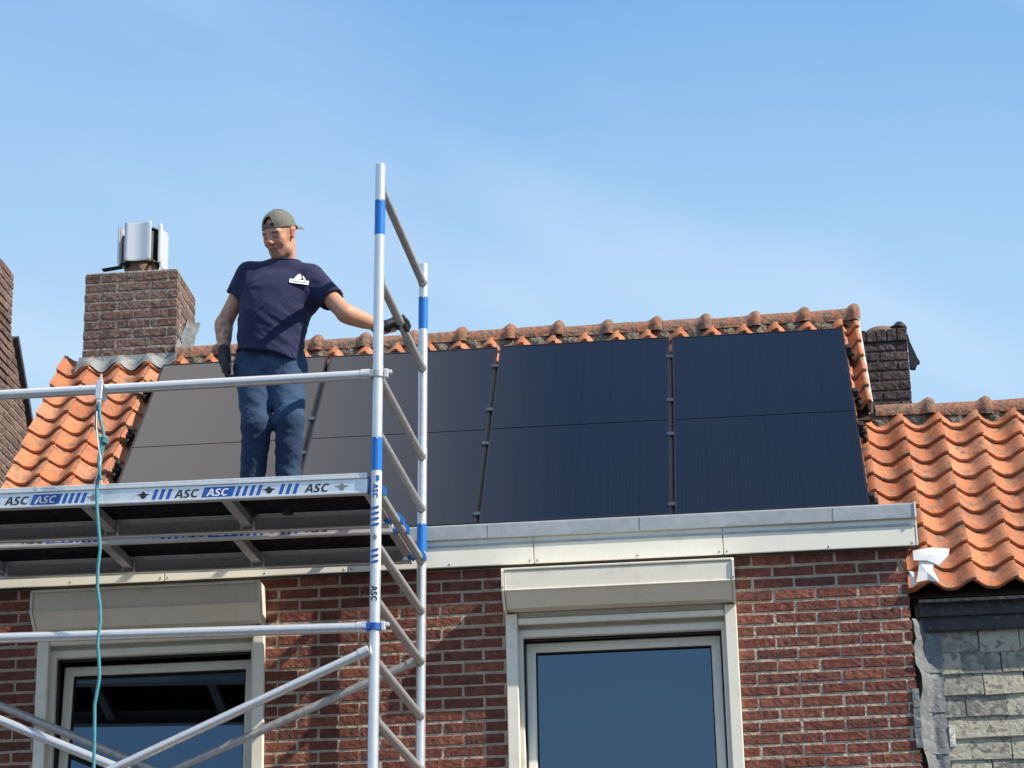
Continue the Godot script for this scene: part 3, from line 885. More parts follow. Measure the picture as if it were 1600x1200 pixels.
func build_panels():
	# glass with fine wires and the seam between the two half panels
	var W := 512; var H := 8
	var im := Image.create(W, H, false, Image.FORMAT_RGB8)
	for x in W:
		var k := fposmod(x / float(W) * 54.0, 1.0)
		var c := c8(13, 14, 21)
		if k < 0.2: c = c8(21, 23, 34)
		if fposmod(x / float(W) * 6.0, 1.0) < 0.02: c = c8(11, 12, 18)
		for y in H: im.set_pixel(x, y, c)
	var g := mat(Color.WHITE, 0.05, 0.0, 0.85)
	g.albedo_texture = ImageTexture.create_from_image(im)
	var hh := 0.10; var w := 1.048; var L := 2.12
	var frame := MB.new()
	var fw := 0.011; var th := 0.034
	for s in [-1, 1]:
		frame.cham(Vector3(s * (w / 2 - fw / 2), -th / 2, -L / 2), Vector3(fw, th, L), 0.0015)
		frame.cham(Vector3(0, -th / 2, -L / 2 + s * (L / 2 - fw / 2)), Vector3(w - 2 * fw - 0.0005, th, fw), 0.0015)
	var fm := frame.mesh()
	var halves := []
	for k in 2:
		var a := MB.new()
		var z0 := -fw - k * (L / 2 - fw + 0.004); var z1 := z0 - (L / 2 - fw - 0.004)
		var x := w / 2 - fw
		a.uvquad(Vector3(-x, -0.003, z0), Vector3(x, -0.003, z0), Vector3(x, -0.003, z1), Vector3(-x, -0.003, z1), Rect2(0, 0, 1, 1))
		a.quad(Vector3(-x, -0.009, z0), Vector3(-x, -0.009, z1), Vector3(x, -0.009, z1), Vector3(x, -0.009, z0))
		for z in [[z0, 1], [z1, -1]]:
			var p := [Vector3(-x, -0.009, z[0]), Vector3(x, -0.009, z[0]), Vector3(x, -0.003, z[0]), Vector3(-x, -0.003, z[0])]
			if z[1] > 0: a.quad(p[0], p[1], p[2], p[3])
			else: a.quad(p[3], p[2], p[1], p[0])
		halves.append(a.mesh())
	var back := MB.new()
	back.span(Vector3(-w / 2 + fw, -0.014, -L + fw), Vector3(w / 2 - fw, -0.0095, -fw))
	var bm := back.mesh()
	var labels := ["black solar panel beside the chimney, partly behind the man", "black solar panel behind the scaffold posts, right of the man", "black solar panel between two others, right of the scaffold posts", "black solar panel ending the row by the bare tiles at the verge"]
	for i in 4:
		var t := thing("solar_panel", labels[i], "solar panel", Vector3.ZERO, "solar panels on the pantile roof")
		t.transform = Transform3D(rbasis().rotated(rbasis().x, rng.randf_range(-0.002, 0.002)), rp(0.757 - w / 2 - (3 - i) * 1.066, 0.015, hh))
		part(t, "frame", fm, M.blackalu)
		part(t, "backing", bm, M.black)
		for k in 2: part(t, "glass", halves[k], g)
	# rails under the panels, clamps in the gaps, brackets at the right end
	var rb := rbasis()
	var ss := [0.11, 0.90, 1.31, 1.87]
	var names := ["lowest panel rail on the pantiles, its end bracket by the gutter", "second panel rail up from the gutter, under the solar panels", "third panel rail up from the gutter, under the solar panels", "highest panel rail under the solar panels, below the ridge tiles"]
	for k in 4:
		var t := thing("mounting_rail", names[k], "rail", Vector3.ZERO, "rails under the solar panels")
		var r := MB.new()
		r.box(rp(-1.37, ss[k], 0.045), Vector3(4.32, 0.036, 0.034), rb)
		part(t, "rail_profile", r, M.blackalu)
		for x in [-2.441, -1.375, -0.309]:
			var c := MB.new()
			c.cham(rp(x, ss[k], hh + 0.003), Vector3(0.038, 0.006, 0.034), 0.002, rb)
			c.box(rp(x, ss[k], hh - 0.02), Vector3(0.018, 0.045, 0.04), rb)
			part(t, "clamp", c, M.railalu)
		for x in [-3.535, 0.772]:
			var c := MB.new()
			c.cham(rp(x, ss[k], hh - 0.012), Vector3(0.03, 0.04, 0.045), 0.003, rb)
			c.cham(rp(x + (0.012 if x > 0 else -0.012), ss[k] - 0.004, 0.045), Vector3(0.045, 0.05, 0.05), 0.006, rb)
			c.cham(rp(x + (0.02 if x > 0 else -0.02), ss[k] - 0.03, 0.03), Vector3(0.02, 0.045, 0.07), 0.005, rb)
			part(t, "end_clamp", c, M.black)
	# black upright strips added to darken the gaps between the panels
	var where := ["added black strip darkening the gap left of the scaffold, between panels", "added black strip darkening the panel gap just right of scaffold posts", "added black strip darkening the panel gap farthest from the man"]
	for k in 3:
		var t := thing("gap_darkener", where[k], "strip", Vector3.ZERO, "added dark strips between the solar panels")
		var b := MB.new()
		b.cham(rp(-2.441 + k * 1.066, 0.96, 0.078), Vector3(0.03, 0.02, 1.9), 0.002, rb)
		part(t, "strip_profile", b, M.black)

var tower: Node3D
func text(parent: Node, s: String, size: float, m: Material, xf: Transform3D, called := "lettering"):
	var f := SystemFont.new()
	f.font_names = PackedStringArray(["Droid Sans"]); f.font_weight = 700
	var t := TextMesh.new()
	t.text = s; t.font = f; t.font_size = 64; t.pixel_size = size / 46.0; t.depth = 0.0012
	part(parent, called, t, m, xf)

func quadp(pts: Array, z: float, dz: float) -> MB:
	var b := MB.new()
	var p := PackedVector2Array()
	for q in pts: p.append(q)
	b.prism(p, Transform3D(Basis.IDENTITY, Vector3(0, 0, z)), dz)
	return b

func build_scaffold():
	tower = thing("scaffold_tower", "aluminium scaffold tower with blue-labelled posts standing before the brick house", "scaffold")
	var yb := Vector3(LEAN, 1, 0).normalized(); var zb := Vector3(-0.0274, 0, 1).normalized(); zb = (zb - yb * zb.dot(yb)).normalized()
	tower.transform = Transform3D(Basis(yb.cross(zb), yb, zb), Vector3(-1.738, 0, 0.855))
	var H := 0.675; var LEN := 2.52
	var rungs := [6.585, 6.085, 5.58, 5.288, 5.0, 4.727, 4.456, 4.166, 3.888]
	for i in 13: rungs.append(3.888 - 0.28 * (i + 1))
	for e in 2:
		var x := -LEN * e
		var fr := Node3D.new()
		named(fr, "end_frame", tower)
		fr.position = Vector3(x, 0, 0)
		for s in [-1, 1]:
			var b := MB.new()
			b.tube(Vector3(0, 0.08, s * H), Vector3(0, 6.70, s * H), 0.0255, -1, 24, false)
			b.lathe(PackedVector2Array([Vector2(0.0255, 6.70), Vector2(0.0245, 6.704), Vector2(0.0215, 6.705), Vector2(0.0212, 6.62), Vector2(0.0005, 6.62)]), Vector3(0, 0, s * H), 24)
			for y in [5.63, 3.63, 1.7]:
				b.tube(Vector3(0, y - 0.06, s * H), Vector3(0, y, s * H), 0.0272, -1, 24)
			var p := part(fr, "post", b, M.alu)
			var lb := MB.new(); lb.tube(Vector3(0, 6.318, s * H), Vector3(0, 6.505, s * H) , 0.0262, -1, 24, false)
			part(fr, "blue_label", lb, M.blue)
			var lb2 := MB.new()
			if s > 0: lb2.tube(Vector3(0, 5.09, s * H), Vector3(0, 5.258, s * H), 0.0262, -1, 24, false)
			else: lb2.tube(Vector3(0, 5.052, s * H), Vector3(0, 5.205, s * H), 0.0262, -1, 24, false)
			part(fr, "blue_label", lb2, M.blue)
			for y in [6.498, 5.25 if s > 0 else 5.198]:
				var pin := MB.new()
				pin.tube(Vector3(0.004, y, s * H + 0.02), Vector3(0.006, y, s * H + 0.031), 0.006, 0.005, 8)
				part(fr, "pin", pin, M.steel)
			var ft := MB.new()
			ft.lathe(PackedVector2Array([Vector2(0.07, 0.0), Vector2(0.07, 0.012), Vector2(0.02, 0.016), Vector2(0.02, 0.1), Vector2(0.001, 0.1)]), Vector3(0, 0.0, s * H), 16)
			part(fr, "foot", ft, M.steel)
		for y in rungs:
			var b := MB.new()
			b.tube(Vector3(0, y, -H + 0.022), Vector3(0, y, H - 0.022), 0.0225, -1, 14, false)
			for s in [-1, 1]: b.tube(Vector3(0, y, s * (H - 0.034)), Vector3(0, y, s * (H - 0.0255)), 0.0235, 0.026, 14, false)
			part(fr, "rung", b, M.aludull)
		if e == 0:
			# printed strip down the near post
			var wl := MB.new(); wl.tube(Vector3(0, 4.60, H), Vector3(0, 5.088, H), 0.0259, -1, 24, false)
			part(fr, "white_label", wl, M.printwhite)
			var up := Basis(Vector3(0, -1, 0), Vector3(1, 0, 0), Vector3(0, 0, 1))
			text(fr, "ASC", 0.028, M.navy, Transform3D(up, Vector3(-0.001, 4.985, H + 0.0262)))
			text(fr, "ASC", 0.030, M.ink, Transform3D(up, Vector3(-0.001, 4.48, H + 0.0262)))
			for y in [4.90, 4.872, 4.844, 4.816, 4.69, 4.662, 4.634]:
				part(fr, "stripe", quadp([Vector2(-0.019, y - 0.009), Vector2(0.019, y - 0.001), Vector2(0.019, y + 0.011), Vector2(-0.019, y + 0.003)], H + 0.0262, 0.0012), M.navy)
			part(fr, "emblem", quadp([Vector2(-0.003, 4.775), Vector2(0.012, 4.755), Vector2(-0.003, 4.735), Vector2(-0.014, 4.755)], H + 0.0262, 0.0012), M.greyink)
			part(fr, "stripe", quadp([Vector2(0.002, 5.035), Vector2(0.018, 5.035), Vector2(0.018, 5.062), Vector2(0.002, 5.062)], H + 0.0262, 0.0012), M.blue)
	# rails and braces between the frames
	var clampm := func(o: Node, p: Vector3, dirx: float):
		var c := MB.new()
		c.tube(p + Vector3(0, -0.016, 0), p + Vector3(0, 0.016, 0), 0.031, -1, 18)
		c.cham(p + Vector3(0.036 * dirx, 0, 0.012), Vector3(0.045, 0.036, 0.03), 0.005)
		part(o, "collar", c, M.navy if p.y < 5 else M.aludull)
		var k := MB.new()
		k.cham(p + Vector3(-0.042 * dirx, 0.004, -0.005), Vector3(0.022, 0.046, 0.03), 0.004)
		k.cham(p + Vector3(-0.06 * dirx, 0.012, -0.006), Vector3(0.02, 0.02, 0.022), 0.004)
		part(o, "latch", k, M.steel)
	var rail := func(a: Vector3, b: Vector3, r: float, ends: bool, m: Material, called: String):
		var t := MB.new()
		t.tube(a, b, r, -1, 16)
		var d := (b - a).normalized()
		t.tube(a + d * 0.005, a + d * 0.05, r + 0.004, -1, 16); t.tube(b - d * 0.05, b - d * 0.005, r + 0.004, -1, 16)
		var o := part(tower, called, t, m)
		if ends:
			clampm.call(o, Vector3(0, a.y, a.z), -1.0); clampm.call(o, Vector3(-LEN, b.y, b.z), 1.0)
		return o
	rail.call(Vector3(-0.032, 5.583, H + 0.003), Vector3(-LEN + 0.032, 5.566, H + 0.003), 0.0255, true, M.alu, "guardrail")
	rail.call(Vector3(-0.032, 4.322, H + 0.003), Vector3(-LEN + 0.032, 4.338, H + 0.003), 0.0255, true, M.alu, "ledger")
	rail.call(Vector3(-0.02, 4.21, H + 0.02), Vector3(-LEN, 3.12, H + 0.02), 0.0225, false, M.alu, "brace")
	rail.call(Vector3(-LEN + 0.02, 4.23, H - 0.03), Vector3(0, 3.19, H - 0.03), 0.0225, false, M.alu, "brace")
	rail.call(Vector3(-0.02, 4.455, -H + 0.03), Vector3(-LEN, 3.41, -H + 0.03), 0.0225, false, M.aludull, "brace")  # both wall-side braces: duller aluminium, their shade put into the colour
	rail.call(Vector3(-LEN + 0.02, 4.395, -H - 0.02), Vector3(0, 3.33, -H - 0.02), 0.0225, false, M.aludull, "brace")
	# two decks hung on the fifth rungs
	for k in 2: build_platform(k, H, LEN)

func build_platform(k: int, H: float, LEN: float):
	var lab: String = ["aluminium scaffold deck with blue and black lettering along its outer beam", "aluminium scaffold deck on the wall side of the tower, in shade"][k]
	var t := thing("scaffold_platform", lab, "platform", Vector3.ZERO, "decks of the scaffold tower")
	t.transform = tower.transform
	var z1: float = [H + 0.0, -0.02][k]; var z0: float = [0.06, -H + 0.03][k]   # outer and inner face
	var yb := 4.982; var yt := 5.086
	var xa := -0.045; var xb := -LEN + 0.045
	var beams := []
	for s in 2:
		var zf := z1 if s == 0 else z0 + 0.036
		var b := MB.new()
		var zc := zf - 0.018
		b.cham(Vector3((xa + xb) / 2, yt - 0.006, zc), Vector3(xa - xb, 0.012, 0.036), 0.002)
		b.cham(Vector3((xa + xb) / 2, yt - 0.02, zf - 0.004 if s == 0 else zf - 0.032), Vector3(xa - xb, 0.018, 0.013), 0.004)
		b.cham(Vector3((xa + xb) / 2, (yb + yt) / 2 - 0.01, zc + (0.01 if s == 0 else -0.01)), Vector3(xa - xb, yt - yb - 0.036, 0.005), 0.001)
		b.cham(Vector3((xa + xb) / 2, yb + 0.006, zc), Vector3(xa - xb, 0.013, 0.04), 0.003)
		beams.append(part(t, "side_beam", b, M.alu))
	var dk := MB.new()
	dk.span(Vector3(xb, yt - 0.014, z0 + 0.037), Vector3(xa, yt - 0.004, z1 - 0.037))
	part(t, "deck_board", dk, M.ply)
	for i in 4:
		var x := -0.06 - i * 0.708 - 0.11 * k * mini(i, 1)
		var b := MB.new()
		b.cham(Vector3(x, yt - 0.045, (z0 + z1) / 2), Vector3(0.034, 0.055, z1 - z0 - 0.05), 0.004)
		b.cham(Vector3(x, yt - 0.074, (z0 + z1) / 2), Vector3(0.05, 0.006, z1 - z0 - 0.06), 0.002)
		part(t, "crossbar", b, M.aludull)
		var br := MB.new()
		br.cham(Vector3(x + 0.035, yb + 0.034, z0 + 0.042), Vector3(0.012, 0.05, 0.012), 0.002)
		part(t, "rivet_bracket", br, M.steel)
		var br2 := MB.new()
		br2.cham(Vector3(x - 0.028, yb + 0.03, z0 + 0.042), Vector3(0.01, 0.036, 0.012), 0.002)
		part(t, "rivet_bracket", br2, M.steel)
	for e in 2:
		for s in 2:
			# claw over the rung
			var x := 0.0 if e == 0 else -LEN
			var sg := 1.0 if e == 0 else -1.0
			var z := z1 - 0.05 if s == 0 else z0 + 0.05
			var p := PackedVector2Array()
			for a in range(0, 13): p.append(Vector2(cos(deg_to_rad(200.0 - a * 19.0)) * 0.04, sin(deg_to_rad(200.0 - a * 19.0)) * 0.04))
			for a in range(12, -1, -1): p.append(Vector2(cos(deg_to_rad(200.0 - a * 19.0)) * 0.0245, sin(deg_to_rad(200.0 - a * 19.0)) * 0.0245))
			var b := MB.new()
			b.prism(p, Transform3D(Basis(Vector3(sg, 0, 0), Vector3.UP, Vector3(0, 0, sg)), Vector3(x, 5.0, z)), 0.034)
			b.cham(Vector3(x - sg * 0.045, 5.03, z), Vector3(0.035, 0.075, 0.03), 0.005)
			part(t, "claw", b, M.blue)
	# print on the outer faces
	var zf := z1 - 0.018 + 0.0125
	var bm: MeshInstance3D = beams[0]
	var yc := yb + 0.039; var hh := 0.0265
	var gx := func(px: float) -> float: return (-3.529 + 0.003152 * px) - (-1.656)
	var sgn := 0.32
	var par := func(x0: float, x1: float, m: Material, called: String):
		part(bm, called, quadp([Vector2(x0 - sgn * hh, yc - hh), Vector2(x1 - sgn * hh, yc - hh), Vector2(x1 + sgn * hh, yc + hh), Vector2(x0 + sgn * hh, yc + hh)], zf + 0.0006, 0.0012), m)
	var shear := func(x: float, z: float) -> Transform3D: return Transform3D(Basis(Vector3(1.15, 0, 0), Vector3(sgn * 0.8, 1, 0), Vector3(0, 0, 1)), Vector3(x, yc - 0.002, z))
	var sets := [[28, 52, 92, [102, 112, 122, 132]], [298, 323, 366, [376, 387, 398, 409]]]
	var off: float = 0.0 if k == 0 else -0.14
	var ink: Material = M.ink
	for q in sets:
		text(bm, "ASC", 0.040, ink, shear.call(gx.call(q[0]) + off, zf + 0.001))
		par.call(gx.call(q[1]) + off, gx.call(q[2] + 6) + off, M.printblue, "print_block")
		text(bm, "ASC", 0.036, M.white, shear.call(gx.call((q[1] + q[2]) / 2.0 + 2) + off, zf + 0.0022))
		for s in q[3]: par.call(gx.call(s) + off, gx.call(s + 5.5) + off, M.printblue, "stripe")
	for s in [245, 256, 267, 444, 455, 466]: par.call(gx.call(s) + off, gx.call(s + 5.5) + off, M.printblue, "stripe")
	text(bm, "ASC", 0.040, ink, shear.call(gx.call(502) + off, zf + 0.001))
	for ex in [[229, 0], [427, 0], [150, 1], [540, 1]]:
		var x: float = gx.call(ex[0]) + off
		var m: Material = M.ink if ex[1] == 0 else M.greyink
		part(bm, "emblem", quadp([Vector2(x - 0.034, yc + 0.004), Vector2(x - 0.012, yc + 0.008), Vector2(x, yc + 0.02), Vector2(x + 0.012, yc + 0.008), Vector2(x + 0.034, yc + 0.004), Vector2(x + 0.016, yc - 0.002), Vector2(x + 0.012, yc - 0.012), Vector2(x, yc - 0.02), Vector2(x - 0.012, yc - 0.012), Vector2(x - 0.016, yc - 0.002)], zf + 0.0006, 0.0012), m)

# ---------------------------------------------------------------- smooth bodies
# a piece: a, b (ends), ra, rb (radii), s (axis squeeze), k (blend), cut (1 = carve), clips (planes [point, normal] it ends at)
func cap(a: Vector3, b: Vector3, ra: float, rb: float, k := 0.03, s := Vector3.ONE, clips := [], cut := 0) -> Dictionary:
	return {a = a, b = b, ra = ra, rb = rb, k = k, s = s, clips = clips, cut = cut}

func net(pieces: Array, lo: Vector3, hi: Vector3, cell: float, xf: Transform3D, acc: Dictionary, fold = null, paint = null):
	var nx := int(ceil((hi.x - lo.x) / cell)) + 1; var ny := int(ceil((hi.y - lo.y) / cell)) + 1; var nz := int(ceil((hi.z - lo.z) / cell)) + 1
	var F := PackedFloat32Array()
	F.resize(nx * ny * nz); F.fill(1.0)
	for p in pieces:
		var s: Vector3 = p.s
		var m: float = maxf(p.ra, p.rb) + p.k + cell * 3.0
		var mv := Vector3(m / s.x, m / s.y, m / s.z)
		var l: Vector3 = (p.a.min(p.b) - mv - lo) / cell; var h: Vector3 = (p.a.max(p.b) + mv - lo) / cell
		var a: Vector3 = p.a * s; var ab: Vector3 = p.b * s - a
		var q := maxf(ab.length_squared(), 1e-12)
		var ra: float = p.ra; var dr: float = p.rb - p.ra; var k: float = p.k
		var clips: Array = p.clips; var cut: int = p.cut
		for z in range(maxi(0, int(l.z)), mini(nz, int(h.z) + 2)):
			for y in range(maxi(0, int(l.y)), mini(ny, int(h.y) + 2)):
				var row := (z * ny + y) * nx
				for x in range(maxi(0, int(l.x)), mini(nx, int(h.x) + 2)):
					var w := lo + Vector3(x, y, z) * cell
					var d := w * s - a
					var t := clampf(d.dot(ab) / q, 0.0, 1.0)
					var v := (d - ab * t).length() - ra - dr * t
					for c in clips: v = maxf(v, (w - c[0]).dot(c[1]))
					var f := F[row + x]
					if cut == 0:
						var g := maxf(k - absf(f - v), 0.0) / k
						F[row + x] = minf(f, v) - g * g * k * 0.25
					else:
						v = -v
						var g2 := maxf(k - absf(f - v), 0.0) / k
						F[row + x] = maxf(f, v) + g2 * g2 * k * 0.25
	if fold != null:
		for z in nz:
			for y in ny:
				for x in nx:
					var i := (z * ny + y) * nx + x
					if absf(F[i]) < 0.035: F[i] += fold.call(lo + Vector3(x, y, z) * cell)
	var idx := PackedInt32Array()
	idx.resize(nx * ny * nz); idx.fill(-1)
	var V: PackedVector3Array = acc.v; var N: PackedVector3Array = acc.n; var C: PackedColorArray = acc.c; var I: PackedInt32Array = acc.i
	var sy := nx; var sz := nx * ny
	for z in nz - 1:
		for y in ny - 1:
			for x in nx - 1:
				var i := z * sz + y * sy + x
				var f0 := F[i]
				if f0 > 0.08 or f0 < -0.08: continue
				var c0 := f0; var c1 := F[i + 1]; var c2 := F[i + sy]; var c3 := F[i + sy + 1]
				var c4 := F[i + sz]; var c5 := F[i + sz + 1]; var c6 := F[i + sz + sy]; var c7 := F[i + sz + sy + 1]
				var ins := int(c0 < 0) + int(c1 < 0) + int(c2 < 0) + int(c3 < 0) + int(c4 < 0) + int(c5 < 0) + int(c6 < 0) + int(c7 < 0)
				if ins == 0 or ins == 8: continue
				var sum := Vector3.ZERO; var cnt := 0
				if (c0 < 0) != (c1 < 0): sum += Vector3(c0 / (c0 - c1), 0, 0); cnt += 1
				if (c2 < 0) != (c3 < 0): sum += Vector3(c2 / (c2 - c3), 1, 0); cnt += 1
				if (c4 < 0) != (c5 < 0): sum += Vector3(c4 / (c4 - c5), 0, 1); cnt += 1
				if (c6 < 0) != (c7 < 0): sum += Vector3(c6 / (c6 - c7), 1, 1); cnt += 1
				if (c0 < 0) != (c2 < 0): sum += Vector3(0, c0 / (c0 - c2), 0); cnt += 1
				if (c1 < 0) != (c3 < 0): sum += Vector3(1, c1 / (c1 - c3), 0); cnt += 1
				if (c4 < 0) != (c6 < 0): sum += Vector3(0, c4 / (c4 - c6), 1); cnt += 1
				if (c5 < 0) != (c7 < 0): sum += Vector3(1, c5 / (c5 - c7), 1); cnt += 1
				if (c0 < 0) != (c4 < 0): sum += Vector3(0, 0, c0 / (c0 - c4)); cnt += 1
				if (c1 < 0) != (c5 < 0): sum += Vector3(1, 0, c1 / (c1 - c5)); cnt += 1
				if (c2 < 0) != (c6 < 0): sum += Vector3(0, 1, c2 / (c2 - c6)); cnt += 1
				if (c3 < 0) != (c7 < 0): sum += Vector3(1, 1, c3 / (c3 - c7)); cnt += 1
				var w := lo + (Vector3(x, y, z) + sum / cnt) * cell
				var gr := Vector3(c1 - c0 + c3 - c2 + c5 - c4 + c7 - c6, c2 - c0 + c3 - c1 + c6 - c4 + c7 - c5, c4 - c0 + c5 - c1 + c6 - c2 + c7 - c3)
				idx[i] = V.size()
				V.append(xf * w); N.append((xf.basis * gr).normalized())
				C.append(paint.call(w) if paint != null else Color.WHITE)
	for z in range(1, nz - 1):
		for y in range(1, ny - 1):
			for x in range(1, nx - 1):
				var i := z * sz + y * sy + x
				var f := F[i]
				if f > 0.08 or f < -0.08: continue
				for e in 3:
					var st: int = [1, sy, sz][e]
					if (f < 0) == (F[i + st] < 0): continue
					var u: int = [sy, sz, 1][e]; var v: int = [sz, 1, sy][e]
					var a := idx[i - u - v]; var b := idx[i - v]; var c := idx[i]; var d := idx[i - u]
					if a < 0 or b < 0 or c < 0 or d < 0: continue
					if f < 0:   # outside lies along +axis; clockwise from outside
						I.append(a); I.append(c); I.append(b); I.append(a); I.append(d); I.append(c)
					else:
						I.append(a); I.append(b); I.append(c); I.append(a); I.append(c); I.append(d)
	acc.v = V; acc.n = N; acc.c = C; acc.i = I

func fresh() -> Dictionary: return {v = PackedVector3Array(), n = PackedVector3Array(), c = PackedColorArray(), i = PackedInt32Array()}
func solid(acc: Dictionary) -> ArrayMesh:
	var m := ArrayMesh.new()
	var a := []
	a.resize(Mesh.ARRAY_MAX)
	a[Mesh.ARRAY_VERTEX] = acc.v; a[Mesh.ARRAY_NORMAL] = acc.n; a[Mesh.ARRAY_COLOR] = acc.c; a[Mesh.ARRAY_INDEX] = acc.i
	m.add_surface_from_arrays(Mesh.PRIMITIVE_TRIANGLES, a)
	return m

func lin(r: int, g: int, b: int) -> Color: return Color8(r, g, b).srgb_to_linear()

func build_person():
	var me := thing("person", "man in navy T-shirt, jeans and backward grey cap standing on scaffold", "person", Vector3(-2.31, 5.082, 0.95))
	var O := me.position
	var L := func(x: float, y: float, z: float) -> Vector3: return Vector3(x, y, z) - O
	# joints: r = his right (left in the photograph), l = his left
	var shr: Vector3 = L.call(-2.44, 6.385, 0.935); var elr: Vector3 = L.call(-2.575, 6.135, 0.90); var wrr: Vector3 = L.call(-2.55, 5.93, 0.985)
	var shl: Vector3 = L.call(-2.10, 6.34, 0.95); var ell: Vector3 = L.call(-1.905, 6.098, 1.05); var wrl: Vector3 = L.call(-1.728, 6.062, 0.905)
	var hipr: Vector3 = L.call(-2.405, 5.86, 0.93); var knr: Vector3 = L.call(-2.367, 5.53, 1.02); var anr: Vector3 = L.call(-2.412, 5.16, 0.93)
	var hipl: Vector3 = L.call(-2.235, 5.85, 0.93); var knl: Vector3 = L.call(-2.197, 5.54, 1.03); var anl: Vector3 = L.call(-2.222, 5.16, 0.93)
	var nk: Vector3 = L.call(-2.245, 6.43, 0.92)
	var hb := Basis(Vector3.UP, deg_to_rad(-27.0)) * Basis(Vector3.RIGHT, deg_to_rad(29.0)) * Basis(Vector3.BACK, deg_to_rad(-4.0))
	var hx := Transform3D(hb, L.call(-2.268, 6.588, 0.985))
	# ---- skin: one body, then the finer head and its neck
	var ink := FastNoiseLite.new(); ink.seed = 12; ink.frequency = 26.0; ink.fractal_octaves = 2
	# tattooed right arm
	var skin_paint := func(w: Vector3) -> Color:
		var tat := smoothstep(-0.2, -0.22, w.x) * smoothstep(1.14, 1.08, w.y) * smoothstep(-0.05, 0.2, ink.get_noise_3dv(w))
		return lin(198, 148, 122).lerp(lin(104, 90, 92), 0.6 * tat)
	var body := fresh()
	var P := []
	var fl := Vector3(1, 1, 1.35)
	P.append(cap(L.call(-2.37, 6.29, 0.925), L.call(-2.15, 6.285, 0.925), 0.09, 0.09, 0.05, fl))
	P.append(cap(L.call(-2.32, 6.1, 0.93), L.call(-2.26, 6.3, 0.93), 0.12, 0.12, 0.06, fl))
	P.append(cap(L.call(-2.345, 5.9, 0.93), L.call(-2.3, 6.1, 0.93), 0.13, 0.125, 0.06, fl))
	P.append(cap(nk + Vector3(0, -0.06, -0.035), hx * Vector3(0, -0.10, -0.02), 0.044, 0.05, 0.02))
	P.append(cap(shr, elr, 0.046, 0.043, 0.03)); P.append(cap(elr, wrr, 0.044, 0.028, 0.02)); P.append(cap(elr.lerp(wrr, 0.15), elr.lerp(wrr, 0.45), 0.043, 0.036, 0.02))
	P.append(cap(shl, ell, 0.048, 0.045, 0.03)); P.append(cap(ell, wrl, 0.046, 0.03, 0.02)); P.append(cap(ell.lerp(wrl, 0.15), ell.lerp(wrl, 0.45), 0.047, 0.04, 0.02))
	P.append(cap(wrr, wrr + Vector3(0.02, -0.06, 0.01), 0.026, 0.022, 0.02)); P.append(cap(wrl, wrl + Vector3(0.05, 0.0, -0.01), 0.028, 0.022, 0.02))
	for q in [[hipr, knr, anr], [hipl, knl, anl]]:
		P.append(cap(q[0], q[1], 0.08, 0.055, 0.04)); P.append(cap(q[1], q[2], 0.055, 0.04, 0.03)); P.append(cap(q[2], q[2] + Vector3(0, -0.03, 0.1), 0.04, 0.03, 0.02))
	net(P, Vector3(-0.38, -0.02, -0.25), Vector3(0.75, 1.45, 0.3), 0.012, Transform3D.IDENTITY, body, null, skin_paint)
	var Hd := []
	Hd.append(cap(Vector3(0, 0.03, -0.018), Vector3(0, 0.03, -0.012), 0.079, 0.079, 0.02, Vector3(1.03, 0.93, 0.83)))
	Hd.append(cap(Vector3(0, -0.015, 0.02), Vector3(0, -0.06, 0.028), 0.066, 0.054, 0.03, Vector3(1.02, 1, 0.98)))
	Hd.append(cap(Vector3(-0.03, -0.082, 0.022), Vector3(0.03, -0.082, 0.022), 0.034, 0.034, 0.03))
	Hd.append(cap(Vector3(-0.012, -0.1, 0.062), Vector3(0.012, -0.1, 0.062), 0.021, 0.021, 0.03))
	Hd.append(cap(Vector3(-0.038, 0.024, 0.068), Vector3(0.038, 0.024, 0.068), 0.015, 0.015, 0.02))
	for s in [-1.0, 1.0]:
		Hd.append(cap(Vector3(s * 0.041, -0.022, 0.058), Vector3(s * 0.036, -0.03, 0.062), 0.02, 0.022, 0.025))
		Hd.append(cap(Vector3(s * 0.031, 0.001, 0.101), Vector3(s * 0.031, 0.001, 0.101), 0.017, 0.017, 0.014, Vector3(0.8, 1.15, 1), [], 1))
		Hd.append(cap(Vector3(s * 0.031, 0.0, 0.071), Vector3(s * 0.031, 0.0, 0.071), 0.0135, 0.0135, 0.004))
		Hd.append(cap(Vector3(s * 0.079, 0.012, -0.016), Vector3(s * 0.076, -0.022, -0.008), 0.021, 0.013, 0.008, Vector3(1.9, 1, 1)))
		Hd.append(cap(Vector3(s * 0.093, 0.002, -0.006), Vector3(s * 0.09, -0.012, -0.004), 0.009, 0.007, 0.006, Vector3.ONE, [], 1))
	Hd.append(cap(Vector3(0, 0.016, 0.08), Vector3(0, -0.024, 0.102), 0.009, 0.0135, 0.016))
	for s in [-1.0, 1.0]: Hd.append(cap(Vector3(s * 0.011, -0.03, 0.092), Vector3(s * 0.012, -0.031, 0.086), 0.0085, 0.008, 0.008))
	Hd.append(cap(Vector3(-0.02, -0.059, 0.078), Vector3(0.02, -0.059, 0.078), 0.0085, 0.0085, 0.01)); Hd.append(cap(Vector3(-0.016, -0.072, 0.078), Vector3(0.016, -0.072, 0.078), 0.0095, 0.0095, 0.008))
	Hd.append(cap(Vector3(-0.024, -0.0655, 0.094), Vector3(0.024, -0.0655, 0.094), 0.003, 0.003, 0.006, Vector3(1, 1, 0.5), [], 1))
	Hd.append(cap(Vector3(0, -0.06, -0.03), hx.affine_inverse() * (nk + Vector3(0.0, 0.0, -0.012)), 0.055, 0.05, 0.02))
	var nzf := FastNoiseLite.new(); nzf.seed = 3; nzf.frequency = 60.0
